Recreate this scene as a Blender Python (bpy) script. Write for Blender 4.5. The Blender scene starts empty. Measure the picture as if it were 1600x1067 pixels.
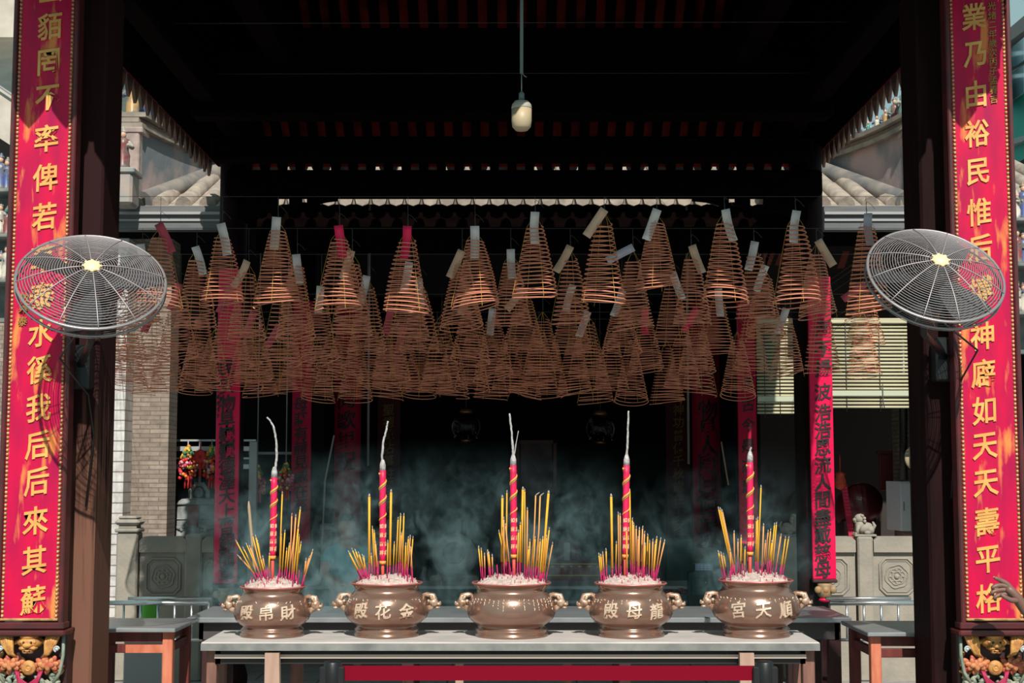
import bpy, bmesh, math, random
from mathutils import Vector, Matrix, Euler
R = math.radians
C = bpy.context.scene.collection
SC = bpy.context.scene
rnd = random.Random(7)

# ------------------------------------------------------------------ camera, sky, sun, exposure
F = 2270.0; PITCH = R(5.2); EYE = 1.6
cam = bpy.data.cameras.new('camera'); cam_ob = bpy.data.objects.new('camera', cam); C.objects.link(cam_ob)
cam.sensor_width = 36; cam.lens = F * 36 / 1600; cam.clip_end = 200
cam_ob.location = (0, 0, EYE); cam_ob.rotation_euler = (R(90) + PITCH, 0, 0)
SC.camera = cam_ob
w = bpy.data.worlds.new('sky'); SC.world = w; w.use_nodes = True
bg = w.node_tree.nodes['Background']; bg.inputs[0].default_value = (.36, .55, .57, 1); bg.inputs[1].default_value = .85
AZ, SL = .11, .95
sun = bpy.data.lights.new('sun', 'SUN'); sun_ob = bpy.data.objects.new('sun', sun); C.objects.link(sun_ob)
sun.energy = 5.6; sun.angle = R(.53); sun.color = (1, .95, .88)
sun_ob.location = (2, -4, 9)
sun_ob.rotation_euler = Vector((-AZ, 1, -SL)).to_track_quat('-Z', 'Y').to_euler()
SC.view_settings.view_transform = 'Standard'; SC.view_settings.look = 'None'
SC.view_settings.exposure = 0.0; SC.view_settings.gamma = 1.0; SC.view_settings.use_curve_mapping = False

def P(px, py, Y):                       # the point at distance Y seen at a pixel
    u = (px - 800) / F; v = (533.5 - py) / F
    c, s = math.cos(PITCH), math.sin(PITCH)
    t = Y / (c - s * v)
    return Vector((u * t, Y, EYE + (s + c * v) * t))
def PX(px, Y): return P(px, 740, Y).x
def PZ(py, Y): return P(800, py, Y).z

# ------------------------------------------------------------------ materials
MATS = {}
def mat(name, col, rough=.6, metal=0., col2=None, scale=6., stretch=(1, 1, 1), bump=0., bscale=None, lo=.35, hi=.65, spec=.5, detail=5., emit=None):
    if name in MATS: return MATS[name]
    m = bpy.data.materials.new(name); m.use_nodes = True; MATS[name] = m
    n = m.node_tree.nodes; l = m.node_tree.links; b = n['Principled BSDF']
    b.inputs['Base Color'].default_value = (*col, 1); b.inputs['Roughness'].default_value = rough
    b.inputs['Metallic'].default_value = metal; b.inputs['Specular IOR Level'].default_value = spec
    if emit: b.inputs['Emission Color'].default_value = (*emit[0], 1); b.inputs['Emission Strength'].default_value = emit[1]
    if col2 or bump:
        tc = n.new('ShaderNodeTexCoord'); mp = n.new('ShaderNodeMapping'); mp.inputs['Scale'].default_value = stretch
        l.new(tc.outputs['Object'], mp.inputs[0])
        nz = n.new('ShaderNodeTexNoise'); nz.inputs['Scale'].default_value = scale; nz.inputs['Detail'].default_value = detail
        l.new(mp.outputs[0], nz.inputs[0])
    if col2:
        rp = n.new('ShaderNodeValToRGB'); rp.color_ramp.elements[0].position = lo; rp.color_ramp.elements[1].position = hi
        rp.color_ramp.elements[0].color = (*col, 1); rp.color_ramp.elements[1].color = (*col2, 1)
        l.new(nz.outputs[0], rp.inputs[0]); l.new(rp.outputs[0], b.inputs['Base Color'])
    if bump:
        nb = n.new('ShaderNodeTexNoise'); nb.inputs['Scale'].default_value = bscale or scale * 4; nb.inputs['Detail'].default_value = 6
        l.new(mp.outputs[0], nb.inputs[0])
        bp = n.new('ShaderNodeBump'); bp.inputs['Strength'].default_value = bump; bp.inputs['Distance'].default_value = .01
        l.new(nb.outputs[0], bp.inputs['Height']); l.new(bp.outputs[0], b.inputs['Normal'])
    return m

def brick_mat(name, c1, c2, mortar, bw, bh, axis='xz', ms=.006, rough=.8, bump=.5, offset=.5, stain=None):
    m = bpy.data.materials.new(name); m.use_nodes = True; MATS[name] = m
    n = m.node_tree.nodes; l = m.node_tree.links; b = n['Principled BSDF']; b.inputs['Roughness'].default_value = rough
    tc = n.new('ShaderNodeTexCoord'); sp = n.new('ShaderNodeSeparateXYZ'); cb = n.new('ShaderNodeCombineXYZ')
    l.new(tc.outputs['Object'], sp.inputs[0])
    l.new(sp.outputs['XYZ'.index(axis[0].upper())], cb.inputs[0]); l.new(sp.outputs['XYZ'.index(axis[1].upper())], cb.inputs[1])
    br = n.new('ShaderNodeTexBrick'); l.new(cb.outputs[0], br.inputs['Vector'])
    br.inputs['Color1'].default_value = (*c1, 1); br.inputs['Color2'].default_value = (*c2, 1); br.inputs['Mortar'].default_value = (*mortar, 1)
    br.inputs['Scale'].default_value = 1; br.inputs['Mortar Size'].default_value = ms
    br.inputs['Brick Width'].default_value = bw; br.inputs['Row Height'].default_value = bh; br.offset = offset
    nz = n.new('ShaderNodeTexNoise'); nz.inputs['Scale'].default_value = 13; nz.inputs['Detail'].default_value = 10; nz.inputs['Roughness'].default_value = .7; l.new(tc.outputs['Object'], nz.inputs[0])
    mx = n.new('ShaderNodeMix'); mx.data_type = 'RGBA'; mx.blend_type = 'MULTIPLY'; mx.inputs[0].default_value = .75
    rp = n.new('ShaderNodeValToRGB'); rp.color_ramp.elements[0].position = .3; rp.color_ramp.elements[0].color = (.45, .42, .4, 1); rp.color_ramp.elements[1].position = .7
    l.new(nz.outputs[0], rp.inputs[0]); l.new(br.outputs[0], mx.inputs[6]); l.new(rp.outputs[0], mx.inputs[7]); l.new(mx.outputs[2], b.inputs['Base Color'])
    bp = n.new('ShaderNodeBump'); bp.inputs['Strength'].default_value = bump; bp.inputs['Distance'].default_value = .01; bp.invert = True
    l.new(br.outputs['Fac'], bp.inputs['Height']); l.new(bp.outputs[0], b.inputs['Normal'])
    return m

def lacquer(name, base, base2, worn, amount=.62, rough=.42):
    m = bpy.data.materials.new(name); m.use_nodes = True; MATS[name] = m
    n = m.node_tree.nodes; l = m.node_tree.links; b = n['Principled BSDF']; b.inputs['Roughness'].default_value = rough; b.inputs['Specular IOR Level'].default_value = .25
    tc = n.new('ShaderNodeTexCoord')
    def noise(scale, st, det=6):
        mp = n.new('ShaderNodeMapping'); mp.inputs['Scale'].default_value = st; l.new(tc.outputs['Object'], mp.inputs[0])
        z = n.new('ShaderNodeTexNoise'); z.inputs['Scale'].default_value = scale; z.inputs['Detail'].default_value = det; l.new(mp.outputs[0], z.inputs[0]); return z
    def ramp(z, a, c, ca, cc):
        r = n.new('ShaderNodeValToRGB'); r.color_ramp.elements[0].position = a; r.color_ramp.elements[1].position = c
        r.color_ramp.elements[0].color = (*ca, 1); r.color_ramp.elements[1].color = (*cc, 1); l.new(z.outputs[0], r.inputs[0]); return r
    r1 = ramp(noise(7, (1.6, 1, .5)), .35, .7, base, base2)
    r2 = ramp(noise(6, (2.2, 1, .5), 10), amount, amount + .1, (0, 0, 0), (1, 1, 1))
    mx = n.new('ShaderNodeMix'); mx.data_type = 'RGBA'; l.new(r2.outputs[0], mx.inputs[0]); l.new(r1.outputs[0], mx.inputs[6]); mx.inputs[7].default_value = (*worn, 1)
    l.new(mx.outputs[2], b.inputs['Base Color'])
    return m

RED = lacquer('red lacquer board', (.56, .003, .05), (.34, .004, .055), (.72, .22, .06), .56)
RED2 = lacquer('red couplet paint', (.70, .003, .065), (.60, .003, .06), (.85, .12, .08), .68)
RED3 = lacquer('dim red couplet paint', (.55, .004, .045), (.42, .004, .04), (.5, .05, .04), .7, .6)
GOLD = mat('gilt lettering', (.74, .42, .11), .5, .1, (.62, .28, .07), 9)
GILT = mat('gilt beading', (.62, .40, .17), .4, .35, (.34, .2, .08), 30)
BLACKINK = mat('black ink lettering', (.012, .008, .009), .6)
DIMGOLD = mat('faded gold lettering', (.35, .17, .04), .5, .2)
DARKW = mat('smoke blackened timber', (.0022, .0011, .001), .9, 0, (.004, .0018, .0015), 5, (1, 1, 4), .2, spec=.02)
PILW = mat('brown pillar timber', (.15, .06, .042), .7, 0, (.06, .022, .017), 9, (2, 2, .25), .3, 30, spec=.15)
def shaded_worn_pillar():  # upper shadow painted dark by height, over worn brown timber below
    m = bpy.data.materials.new('worn pillar with painted shade'); m.use_nodes = True; MATS['worn pillar with painted shade'] = m; n = m.node_tree.nodes; l = m.node_tree.links; b = n['Principled BSDF']; b.inputs['Roughness'].default_value = .75; b.inputs['Specular IOR Level'].default_value = .15
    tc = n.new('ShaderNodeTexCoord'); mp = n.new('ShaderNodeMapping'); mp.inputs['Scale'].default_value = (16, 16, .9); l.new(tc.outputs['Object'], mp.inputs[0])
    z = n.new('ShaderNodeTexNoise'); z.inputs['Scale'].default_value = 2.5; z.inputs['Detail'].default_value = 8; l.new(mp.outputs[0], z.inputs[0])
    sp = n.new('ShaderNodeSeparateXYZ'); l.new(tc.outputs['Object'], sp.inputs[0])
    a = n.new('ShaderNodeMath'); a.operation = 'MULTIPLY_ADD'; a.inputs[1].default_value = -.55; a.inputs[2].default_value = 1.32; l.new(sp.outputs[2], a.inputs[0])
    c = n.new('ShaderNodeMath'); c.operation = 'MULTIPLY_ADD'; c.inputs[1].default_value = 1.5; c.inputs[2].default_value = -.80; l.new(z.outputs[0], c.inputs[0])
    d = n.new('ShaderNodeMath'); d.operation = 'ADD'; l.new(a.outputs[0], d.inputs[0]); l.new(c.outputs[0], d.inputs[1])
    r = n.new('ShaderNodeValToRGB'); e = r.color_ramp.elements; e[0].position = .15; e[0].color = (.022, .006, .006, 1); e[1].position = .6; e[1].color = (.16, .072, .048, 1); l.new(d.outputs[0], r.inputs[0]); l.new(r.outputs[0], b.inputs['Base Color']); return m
PILW = shaded_worn_pillar()
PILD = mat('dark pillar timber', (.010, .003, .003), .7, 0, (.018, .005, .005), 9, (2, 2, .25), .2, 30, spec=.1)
TILEU = mat('red clay tile underside', (.22, .019, .012), .9, 0, (.08, .008, .006), 5, spec=.1)
TILE = mat('weathered roof tile', (.36, .30, .24), .85, 0, (.22, .18, .15), 7, (1, 1, 1), .5, 30)
DTILE = mat('dark eave tile', (.09, .055, .045), .8, 0, (.2, .11, .08), 9)
STUCCO = mat('stained grey pink stucco', (.42, .29, .27), .9, 0, (.13, .15, .16), 2.0, (1, 1, .7), .5, 14, lo=.4, hi=.6, detail=9)
STONE = mat('carved grey stone', (.31, .27, .215), .85, 0, (.24, .22, .185), 6, (1, 1, 1), .3, 40)
CONC = mat('pale worn stone slab', (.50, .45, .42), .75, 0, (.38, .36, .34), 5, (1, 2, 1), .15, 40)
SLABE = mat('slab front edge', (.12, .125, .118), .6, 0, (.24, .235, .22), 7)
STEEL = mat('brushed steel sheet', (.50, .52, .53), .38, .75, (.38, .4, .41), 5, (1, 6, 1))
CHROME = mat('steel tube', (.62, .64, .65), .25, .9)
WIRE = mat('steel cage wire', (.36, .32, .32), .45, .4)
BLK = mat('black plastic', (.008, .008, .009), .4)
REDW = mat('red brown table timber', (.16, .028, .02), .5, 0, (.085, .016, .013), 6, (4, 4, .5))
ORW = mat('worn and sunlit orange timber', (.62, .2, .11), .6, 0, (.42, .10, .05), 7, (3, 3, .6))  # bare worn leg wood, also the colour of the painted sunlit rail strip
LEGW = mat('bare wood leg', (.42, .28, .21), .7, 0, (.36, .22, .16), 7, (4, 4, .5))
DKRED = mat('dark painted timber', (.05, .014, .013), .5, 0, (.03, .01, .01), 6)
BRONZE = mat('polished bronze', (.39, .24, .18), .22, .7, (.27, .15, .11), 4, lo=.3, hi=.7, detail=3)
BRONZEL = mat('rubbed bright bronze', (.72, .54, .40), .35, .35)
BRONZED = mat('bronze handle', (.64, .47, .34), .4, .35, (.24, .12, .07), 40)
ASH = mat('incense ash', (.62, .52, .47), .95, 0, (.40, .30, .27), 40, bump=.8, bscale=120)
YEL = mat('yellow incense paste', (.80, .40, .02), .7, 0, (.72, .33, .02), 20)
ORG = mat('orange tan incense paste', (.72, .30, .09), .7)
MAG = mat('magenta dyed bamboo', (.42, .005, .085), .7)
ASHT = mat('grey ash tip', (.42, .38, .36), .95, 0, (.25, .22, .21), 60)
COIL = mat('brown incense coil', (.74, .285, .17), .7, 0, (.60, .21, .12), 12)
STR = mat('yellow string', (.60, .33, .05), .7)
THREAD = mat('thin dark wire', (.05, .045, .042), .6)
PAPW = mat('white paper tag', (.80, .73, .69), .8, 0, (.66, .60, .57), 14)
PAPT = mat('tan paper tag', (.68, .44, .30), .8)
PAPP = mat('pink paper tag', (.85, .01, .09), .7)
PAPR = mat('dusty rose paper tag', (.55, .08, .11), .8)
PAPL = mat('lilac grey paper tag', (.50, .48, .55), .8)
YELB = mat('cream yellow badge', (.85, .66, .36), .4)
BELT = mat('red barrier webbing', (.17, .001, .012), .8, spec=.1)
CYAN = mat('teal shirt cloth', (.03, .30, .36), .85)
SKIN = mat('skin', (.42, .22, .15), .55)
SKIND = mat('darker skin', (.16, .085, .065), .5)
HAIR = mat('black hair', (.01, .009, .009), .5)
CLOTHR = mat('dark red sleeve cloth', (.40, .01, .03), .8)
CLOTHG = mat('striped grey shirt cloth', (.42, .42, .44), .85, 0, (.12, .13, .15), 40, (.1, .1, 1), lo=.48, hi=.52)
CLOTHB = mat('pale blue shirt cloth', (.35, .45, .55), .85)
DENIM = mat('dark trouser cloth', (.03, .035, .05), .9)
FLOOR = brick_mat('stone paving', (.34, .325, .31), (.28, .27, .26), (.10, .10, .10), 1.0, .5, 'xy', .008, .75, .3)
BRICK = brick_mat('old tan brick', (.37, .30, .235), (.25, .205, .165), (.20, .165, .14), .17, .038, 'xz', .004, .9, .9)
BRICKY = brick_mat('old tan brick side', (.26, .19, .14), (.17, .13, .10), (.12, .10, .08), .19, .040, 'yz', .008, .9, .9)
WTILE = brick_mat('white wall tile', (.68, .66, .64), (.60, .58, .56), (.26, .22, .21), .40, .085, 'xz', .006, .35, .3, 0.5)
PTILE = brick_mat('square plinth tile', (.60, .52, .48), (.52, .46, .42), (.34, .26, .24), .16, .16, 'xz', .005, .4, .3, 0.)
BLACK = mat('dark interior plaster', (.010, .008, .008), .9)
BELLM = mat('grey cast iron bell', (.34, .36, .35), .8, 0, (.2, .21, .2), 12, bump=.5, bscale=25)
DRUMR = mat('dark red drum skin', (.09, .010, .014), .35)
TEALC = mat('green painted cabinet', (.012, .045, .042), .5)
GREYMET = mat('grey painted metal', (.30, .30, .30), .5, .2)
GUTTER = mat('grey metal gutter', (.12, .125, .125), .7, 0, (.09, .095, .1), 3, (1, 1, 8))
BAMBOO = mat('pale bamboo slat', (.52, .49, .33), .7, 0, (.42, .38, .24), 3, (.6, 1, 40))

# ------------------------------------------------------------------ mesh builder
class MB:
    def __init__(s): s.v = []; s.f = []; s.mi = []; s.sm = []; s.cur = 0
    def add(s, vs, fs, smooth=False, mi=None):
        o = len(s.v); s.v += [tuple(p) for p in vs]
        for f in fs: s.f.append([i + o for i in f]); s.mi.append(s.cur if mi is None else mi); s.sm.append(smooth)
        return s
    def bx(s, x0, x1, y0, y1, z0, z1, mi=None, M=None, bev=0.):
        if bev:
            b = min(bev, (x1 - x0) * .45, (y1 - y0) * .45, (z1 - z0) * .45)
            vs, idx = [], {}
            X, Yy, Z = (x0, x1), (y0, y1), (z0, z1)
            for i in (0, 1):
                for j in (0, 1):
                    for k in (0, 1):
                        sx, sy, sz = (b if i == 0 else -b), (b if j == 0 else -b), (b if k == 0 else -b)
                        for a, d in enumerate(((0, sy, sz), (sx, 0, sz), (sx, sy, 0))):
                            idx[i, j, k, a] = len(vs); vs.append(Vector((X[i] + d[0], Yy[j] + d[1], Z[k] + d[2])))
            fs = []
            for a in range(3):
                for q in (0, 1):
                    o = [t for t in range(3) if t != a]; ring = []
                    for (m_, n_) in ((0, 0), (1, 0), (1, 1), (0, 1)):
                        c = [0, 0, 0]; c[a] = q; c[o[0]] = m_; c[o[1]] = n_; ring.append(idx[(*c, a)])
                    fs.append(ring if (q == 1) ^ (a == 1) else ring[::-1])
            for a in range(3):
                o = [t for t in range(3) if t != a]
                for m_ in (0, 1):
                    for n_ in (0, 1):
                        c0 = [0, 0, 0]; c0[o[0]] = m_; c0[o[1]] = n_; c1 = list(c0); c1[a] = 1
                        fs.append([idx[(*c0, o[0])], idx[(*c1, o[0])], idx[(*c1, o[1])], idx[(*c0, o[1])]])
            for i in (0, 1):
                for j in (0, 1):
                    for k in (0, 1): fs.append([idx[i, j, k, 0], idx[i, j, k, 1], idx[i, j, k, 2]])
            s.fix = True
        else:
            vs = [Vector(p) for p in ((x0, y0, z0), (x1, y0, z0), (x1, y1, z0), (x0, y1, z0), (x0, y0, z1), (x1, y0, z1), (x1, y1, z1), (x0, y1, z1))]
            fs = [(3, 2, 1, 0), (4, 5, 6, 7), (0, 1, 5, 4), (1, 2, 6, 5), (2, 3, 7, 6), (3, 0, 4, 7)]
        if M is not None: vs = [M @ p for p in vs]
        return s.add(vs, fs, False, mi)
    def tube(s, pts, r, n=8, closed=False, mi=None, caps=True):
        pts = [Vector(p) for p in pts]; k = len(pts); rr = r if isinstance(r, (list, tuple)) else [r] * k
        vs = []; up = None
        for i, p in enumerate(pts):
            if closed: d = pts[(i + 1) % k] - pts[i - 1]
            else: d = pts[min(i + 1, k - 1)] - pts[max(i - 1, 0)]
            if d.length < 1e-9: d = Vector((0, 0, 1))
            d.normalize()
            if up is None: up = Vector((0, 0, 1)) if abs(d.z) < .9 else Vector((1, 0, 0))
            a = up - d * up.dot(d)
            if a.length < 1e-6: a = d.orthogonal()
            a.normalize(); b = d.cross(a); up = a
            for j in range(n):
                t = 2 * math.pi * j / n; vs.append(p + (a * math.cos(t) + b * math.sin(t)) * rr[i])
        fs = []
        for i in range(k if closed else k - 1):
            i2 = (i + 1) % k
            for j in range(n):
                j2 = (j + 1) % n; fs.append((i * n + j, i * n + j2, i2 * n + j2, i2 * n + j))
        s.add(vs, fs, n > 4, mi)
        if caps and not closed:
            s.add(vs[:n], [tuple(range(n))[::-1]], False, mi); s.add(vs[-n:], [tuple(range(n))], False, mi)
        return s
    def lathe(s, prof, c=(0, 0, 0), n=32, mi=None, M=None, smooth=True, wob=None):
        vs = []; c = Vector(c)
        for (r, z) in prof:
            for j in range(n):
                t = 2 * math.pi * j / n; q = r * (wob(t, z) if wob else 1)
                p = Vector((q * math.cos(t), q * math.sin(t), z)); vs.append(c + (M @ p if M is not None else p))
        fs = []
        for i in range(len(prof) - 1):
            for j in range(n):
                j2 = (j + 1) % n; fs.append((i * n + j, i * n + j2, (i + 1) * n + j2, (i + 1) * n + j))
        if prof[0][0] > 1e-4: fs.append(tuple(range(n))[::-1])
        if prof[-1][0] > 1e-4: fs.append(tuple(range((len(prof) - 1) * n, len(prof) * n)))
        return s.add(vs, fs, smooth, mi)
    def ball(s, c, r, nu=12, nv=8, mi=None, rot=None, fn=None):
        r = (r, r, r) if not isinstance(r, (list, tuple)) else r; c = Vector(c); vs = []
        for i in range(nv + 1):
            a = math.pi * i / nv
            for j in range(nu):
                t = 2 * math.pi * j / nu; p = Vector((math.sin(a) * math.cos(t), math.sin(a) * math.sin(t), math.cos(a)))
                if fn: p = p * fn(p)
                p = Vector((p.x * r[0], p.y * r[1], p.z * r[2]))
                if rot is not None: p = rot @ p
                vs.append(c + p)
        fs = [(i * nu + j, (i + 1) * nu + j, (i + 1) * nu + (j + 1) % nu, i * nu + (j + 1) % nu) for i in range(nv) for j in range(nu)]
        return s.add(vs, fs, True, mi)
    def prism(s, poly, y0, y1, M=None, mi=None):            # polygon in xz, extruded along y
        k = len(poly); vs = [Vector((x, y0, z)) for x, z in poly] + [Vector((x, y1, z)) for x, z in poly]
        if M is not None: vs = [M @ p for p in vs]
        fs = [tuple(range(k)), tuple(range(k, 2 * k))[::-1]] + [(i, k + i, k + (i + 1) % k, (i + 1) % k) for i in range(k)]
        return s.add(vs, fs, False, mi)
    def build(s, name, m, parent=None):
        me = bpy.data.meshes.new(name)
        W = WORLD.get(parent.name, Matrix()) if parent else Matrix()
        I = W.inverted(); vs = [I @ Vector(p) for p in s.v]
        me.from_pydata(vs, [], s.f)
        for mm in (m if isinstance(m, (list, tuple)) else [m]): me.materials.append(mm)
        me.polygons.foreach_set('material_index', s.mi); me.polygons.foreach_set('use_smooth', s.sm)
        bm = bmesh.new(); bm.from_mesh(me)
        bmesh.ops.remove_doubles(bm, verts=bm.verts, dist=1e-6)
        bmesh.ops.recalc_face_normals(bm, faces=bm.faces); bm.to_mesh(me); bm.free()
        o = bpy.data.objects.new(name, me); C.objects.link(o)
        if parent: o.parent = parent; WORLD[o.name] = W.copy()
        else: WORLD[o.name] = Matrix()
        return o
WORLD = {}
def tag(o, label=None, cat=None, group=None, kind=None):
    if label: o['label'] = label
    if cat: o['category'] = cat
    if group: o['group'] = group
    if kind: o['kind'] = kind
    return o
def thing(name, loc, label, cat, group=None, rz=0.):
    o = bpy.data.objects.new(name, None); C.objects.link(o); o.empty_display_size = .05
    o.location = loc; o.rotation_euler = (0, 0, rz); WORLD[o.name] = Matrix.Translation(Vector(loc)) @ Matrix.Rotation(rz, 4, 'Z')
    return tag(o, label, cat, group)
KIDS = {}
def copy_tree(o, parent=None):
    c = o.copy(); C.objects.link(c)
    if parent: c.parent = parent
    for ch in [x for x in o.children]: copy_tree(ch, c)
    return c
def struct(name, mb, m, label=None): return tag(mb.build(name, m), label, None, None, 'structure')

_tx = {}
def text_geo(body, bold=.02, ext=.04):
    k = (body, bold, ext)
    if k in _tx: return _tx[k]
    c = bpy.data.curves.new('t', 'FONT'); c.body = body; c.size = 1; c.extrude = ext; c.offset = bold; c.resolution_u = 2; c.align_x = 'LEFT'
    o = bpy.data.objects.new('t', c); me = bpy.data.meshes.new_from_object(o)
    vs = [v.co.copy() for v in me.vertices]; fs = [tuple(p.vertices) for p in me.polygons]
    bpy.data.objects.remove(o); bpy.data.curves.remove(c); bpy.data.meshes.remove(me)
    if vs:
        x0, x1 = min(v.x for v in vs), max(v.x for v in vs); y0, y1 = min(v.y for v in vs), max(v.y for v in vs)
        vs = [Vector((v.x - (x0 + x1) / 2, v.y - (y0 + y1) / 2, v.z)) for v in vs]
    _tx[k] = (vs, fs); return _tx[k]
def put_char(mb, ch, size, fn, skew=.13, bold=.012, ext=.04, sx=.95):
    vs, fs = text_geo(ch, bold, ext)
    mb.add([fn(v.x * size * sx, (v.y + skew * v.x) * size, v.z) for v in vs], fs)

# ================================================================== THE SETTING
m = MB(); m.bx(-9, 9, -3, 24, -.12, 0); struct('floor', m, FLOOR, 'grey stone paved temple floor')

# ---- pavilion roof: hip roof seen from below
EX, EY0, EY1, EZ = 2.42, 6.44, 11.8, 4.12
RX, RYc, RZ = .95, 9.1, 5.85
def slab(mb, a, b, c, d, th=.06, mi=None):
    n = (Vector(b) - Vector(a)).cross(Vector(d) - Vector(a)).normalized()
    if n.z < 0: n = -n
    q = [Vector(p) for p in (a, b, c, d)]; u = [p + n * th for p in q]
    mb.add(q + u, [(0, 1, 2, 3), (4, 7, 6, 5), (0, 4, 5, 1), (1, 5, 6, 2), (2, 6, 7, 3), (3, 7, 4, 0)], False, mi)
rl, rr_ = (-RX, RYc, RZ), (RX, RYc, RZ)
fl, fr, bl, brr = (-EX, EY0, EZ), (EX, EY0, EZ), (-EX, EY1, EZ), (EX, EY1, EZ)
m = MB()
slab(m, fl, fr, rr_, rl); slab(m, brr, bl, rl, rr_); slab(m, bl, fl, rl, (-RX, RYc + .001, RZ)); slab(m, fr, brr, (RX, RYc + .001, RZ), rr_)
roof = struct('ceiling', m, TILEU, 'red clay tile underside of the pavilion roof')
# rafters: dark boards under every slope
m = MB()
def rafter(a, b, wd=.075, dp=.05):
    a, b = Vector(a), Vector(b); d = (b - a).normalized(); side = d.cross(Vector((0, 0, 1))).normalized(); n = side.cross(d)
    if n.z > 0: n = -n
    vs = [a - side * wd / 2, a + side * wd / 2, b + side * wd / 2, b - side * wd / 2]; vs = [p - n * .002 for p in vs] + [p + n * dp for p in vs]
    m.add(vs, [(0, 1, 2, 3), (7, 6, 5, 4), (0, 4, 5, 1), (1, 5, 6, 2), (2, 6, 7, 3), (3, 7, 4, 0)])
def hipx(x):                                        # top end of a front/back rafter
    t = 1. if abs(x) <= RX else (EX - abs(x)) / (EX - RX)
    return t
k = -16
while k <= 16:
    x = k * .145; t = hipx(x)
    if t > .05:
        rafter((x, EY1, EZ), (x, EY1 + (RYc - EY1) * t, EZ + (RZ - EZ) * t)); rafter((x, EY0, EZ), (x, EY0 + (RYc - EY0) * t, EZ + (RZ - EZ) * t))
    k += 1
for i in range(37):
    y = EY0 + .1 + i * .14; t = min((y - EY0) / (RYc - EY0), (EY1 - y) / (EY1 - RYc), 1)
    for s in (-1, 1):
        if t > .06: rafter((s * EX, y, EZ), (s * (EX + (RX - EX) * t), y, EZ + (RZ - EZ) * t), .07)
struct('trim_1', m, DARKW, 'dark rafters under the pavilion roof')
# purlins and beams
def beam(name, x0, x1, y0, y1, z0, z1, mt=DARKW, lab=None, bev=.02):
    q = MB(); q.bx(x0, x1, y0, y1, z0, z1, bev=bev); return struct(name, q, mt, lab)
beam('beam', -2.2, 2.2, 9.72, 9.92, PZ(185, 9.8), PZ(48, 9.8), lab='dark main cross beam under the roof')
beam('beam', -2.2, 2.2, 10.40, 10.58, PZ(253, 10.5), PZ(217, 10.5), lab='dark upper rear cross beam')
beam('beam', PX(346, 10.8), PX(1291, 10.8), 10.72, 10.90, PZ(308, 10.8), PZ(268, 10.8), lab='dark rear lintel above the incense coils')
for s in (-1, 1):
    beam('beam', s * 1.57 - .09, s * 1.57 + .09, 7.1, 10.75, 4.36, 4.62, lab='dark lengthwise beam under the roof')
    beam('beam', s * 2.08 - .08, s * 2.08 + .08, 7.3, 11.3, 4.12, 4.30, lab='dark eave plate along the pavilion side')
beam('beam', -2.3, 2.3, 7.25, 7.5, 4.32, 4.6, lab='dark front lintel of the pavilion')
# openwork brackets at the ends of the rear lintel
def bracket(xa, xb, Y):
    L = xb - xa; z0 = PZ(306, Y); q = MB()
    def prof(n=16):
        top, bot = [], []
        for i in range(n + 1):
            t = i / n; bot.append((xa + L * t, z0 - .015 - .16 * (1 - t) ** 1.2 * (1 + .25 * math.sin(t * 19)) - .02))
        return bot
    b = prof()
    for i in range(16):
        if i in (6, 7, 10): continue
        q.prism([b[i], b[i + 1], (b[i + 1][0], z0), (b[i][0], z0)], Y - .04, Y + .04)
    for i in (6, 7, 10):
        (xa_, za), (xb_, zb) = b[i], b[i + 1]
        q.prism([(xa_, za), (xb_, zb), (xb_, zb + .022), (xa_, za + .022)], Y - .04, Y + .04)
    return struct('trim_2', q, DARKW, 'dark carved openwork bracket under the rear lintel')
bracket(PX(372, 10.8), PX(522, 10.8), 10.8); bracket(PX(1268, 10.8), PX(1087, 10.8), 10.8)
# drip tiles along the eaves
def drips(name, a, b, out, n, lab, mt=DTILE, r=.05, ln=.30, rise=.66):
    q = MB(); a, b = Vector(a), Vector(b); d = (b - a) / n; out = Vector(out)
    for i in range(n + 1):
        p = a + d * i; sl = out * ln * -1 + Vector((0, 0, ln * rise))
        q.tube([p + out * .06 + Vector((0, 0, .05)), p + out * .06 + sl + Vector((0, 0, .05))], [r, r], 8)
        if i < n:
            c = p + d * .5; dd = d.normalized(); wv = d.length * .44
            vs = []
            for (sx, sz) in ((-1, .03), (1, .03), (.92, -.03), (.45, -.085), (0, -.125), (-.45, -.085), (-.92, -.03)):
                vs.append(c + out * .07 + dd * wv * sx + Vector((0, 0, sz)))
            k = len(vs); vs2 = [v - out * .02 for v in vs]
            q.add(vs + vs2, [tuple(range(k)), tuple(range(k, 2 * k))[::-1]] + [(j, k + j, k + (j + 1) % k, (j + 1) % k) for j in range(k)])
    return struct(name, q, mt, lab)
drips('trim_3', (-EX, EY0, EZ + .03), (-EX, EY1, EZ + .03), (-1, 0, 0), 32, 'drip tiles along the left pavilion eave', rise=1.18)
drips('trim_3', (EX, EY0, EZ + .03), (EX, EY1, EZ + .03), (1, 0, 0), 32, 'drip tiles along the right pavilion eave', rise=1.18)
drips('trim_3', (-EX, EY0, EZ + .03), (EX, EY0, EZ + .03), (0, -1, 0), 26, 'drip tiles along the front pavilion eave')
drips('trim_3', (-EX, EY1, EZ + .03), (EX, EY1, EZ + .03), (0, 1, 0), 26, 'drip tiles along the rear pavilion eave')

# ---- front pillars (timber posts on stone bases)
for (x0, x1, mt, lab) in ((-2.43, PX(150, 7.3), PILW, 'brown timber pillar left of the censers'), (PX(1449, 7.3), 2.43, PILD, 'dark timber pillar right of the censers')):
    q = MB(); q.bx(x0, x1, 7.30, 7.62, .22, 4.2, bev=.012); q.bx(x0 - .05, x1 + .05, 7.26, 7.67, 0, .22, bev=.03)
    struct('pillar', q, mt, lab)
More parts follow.
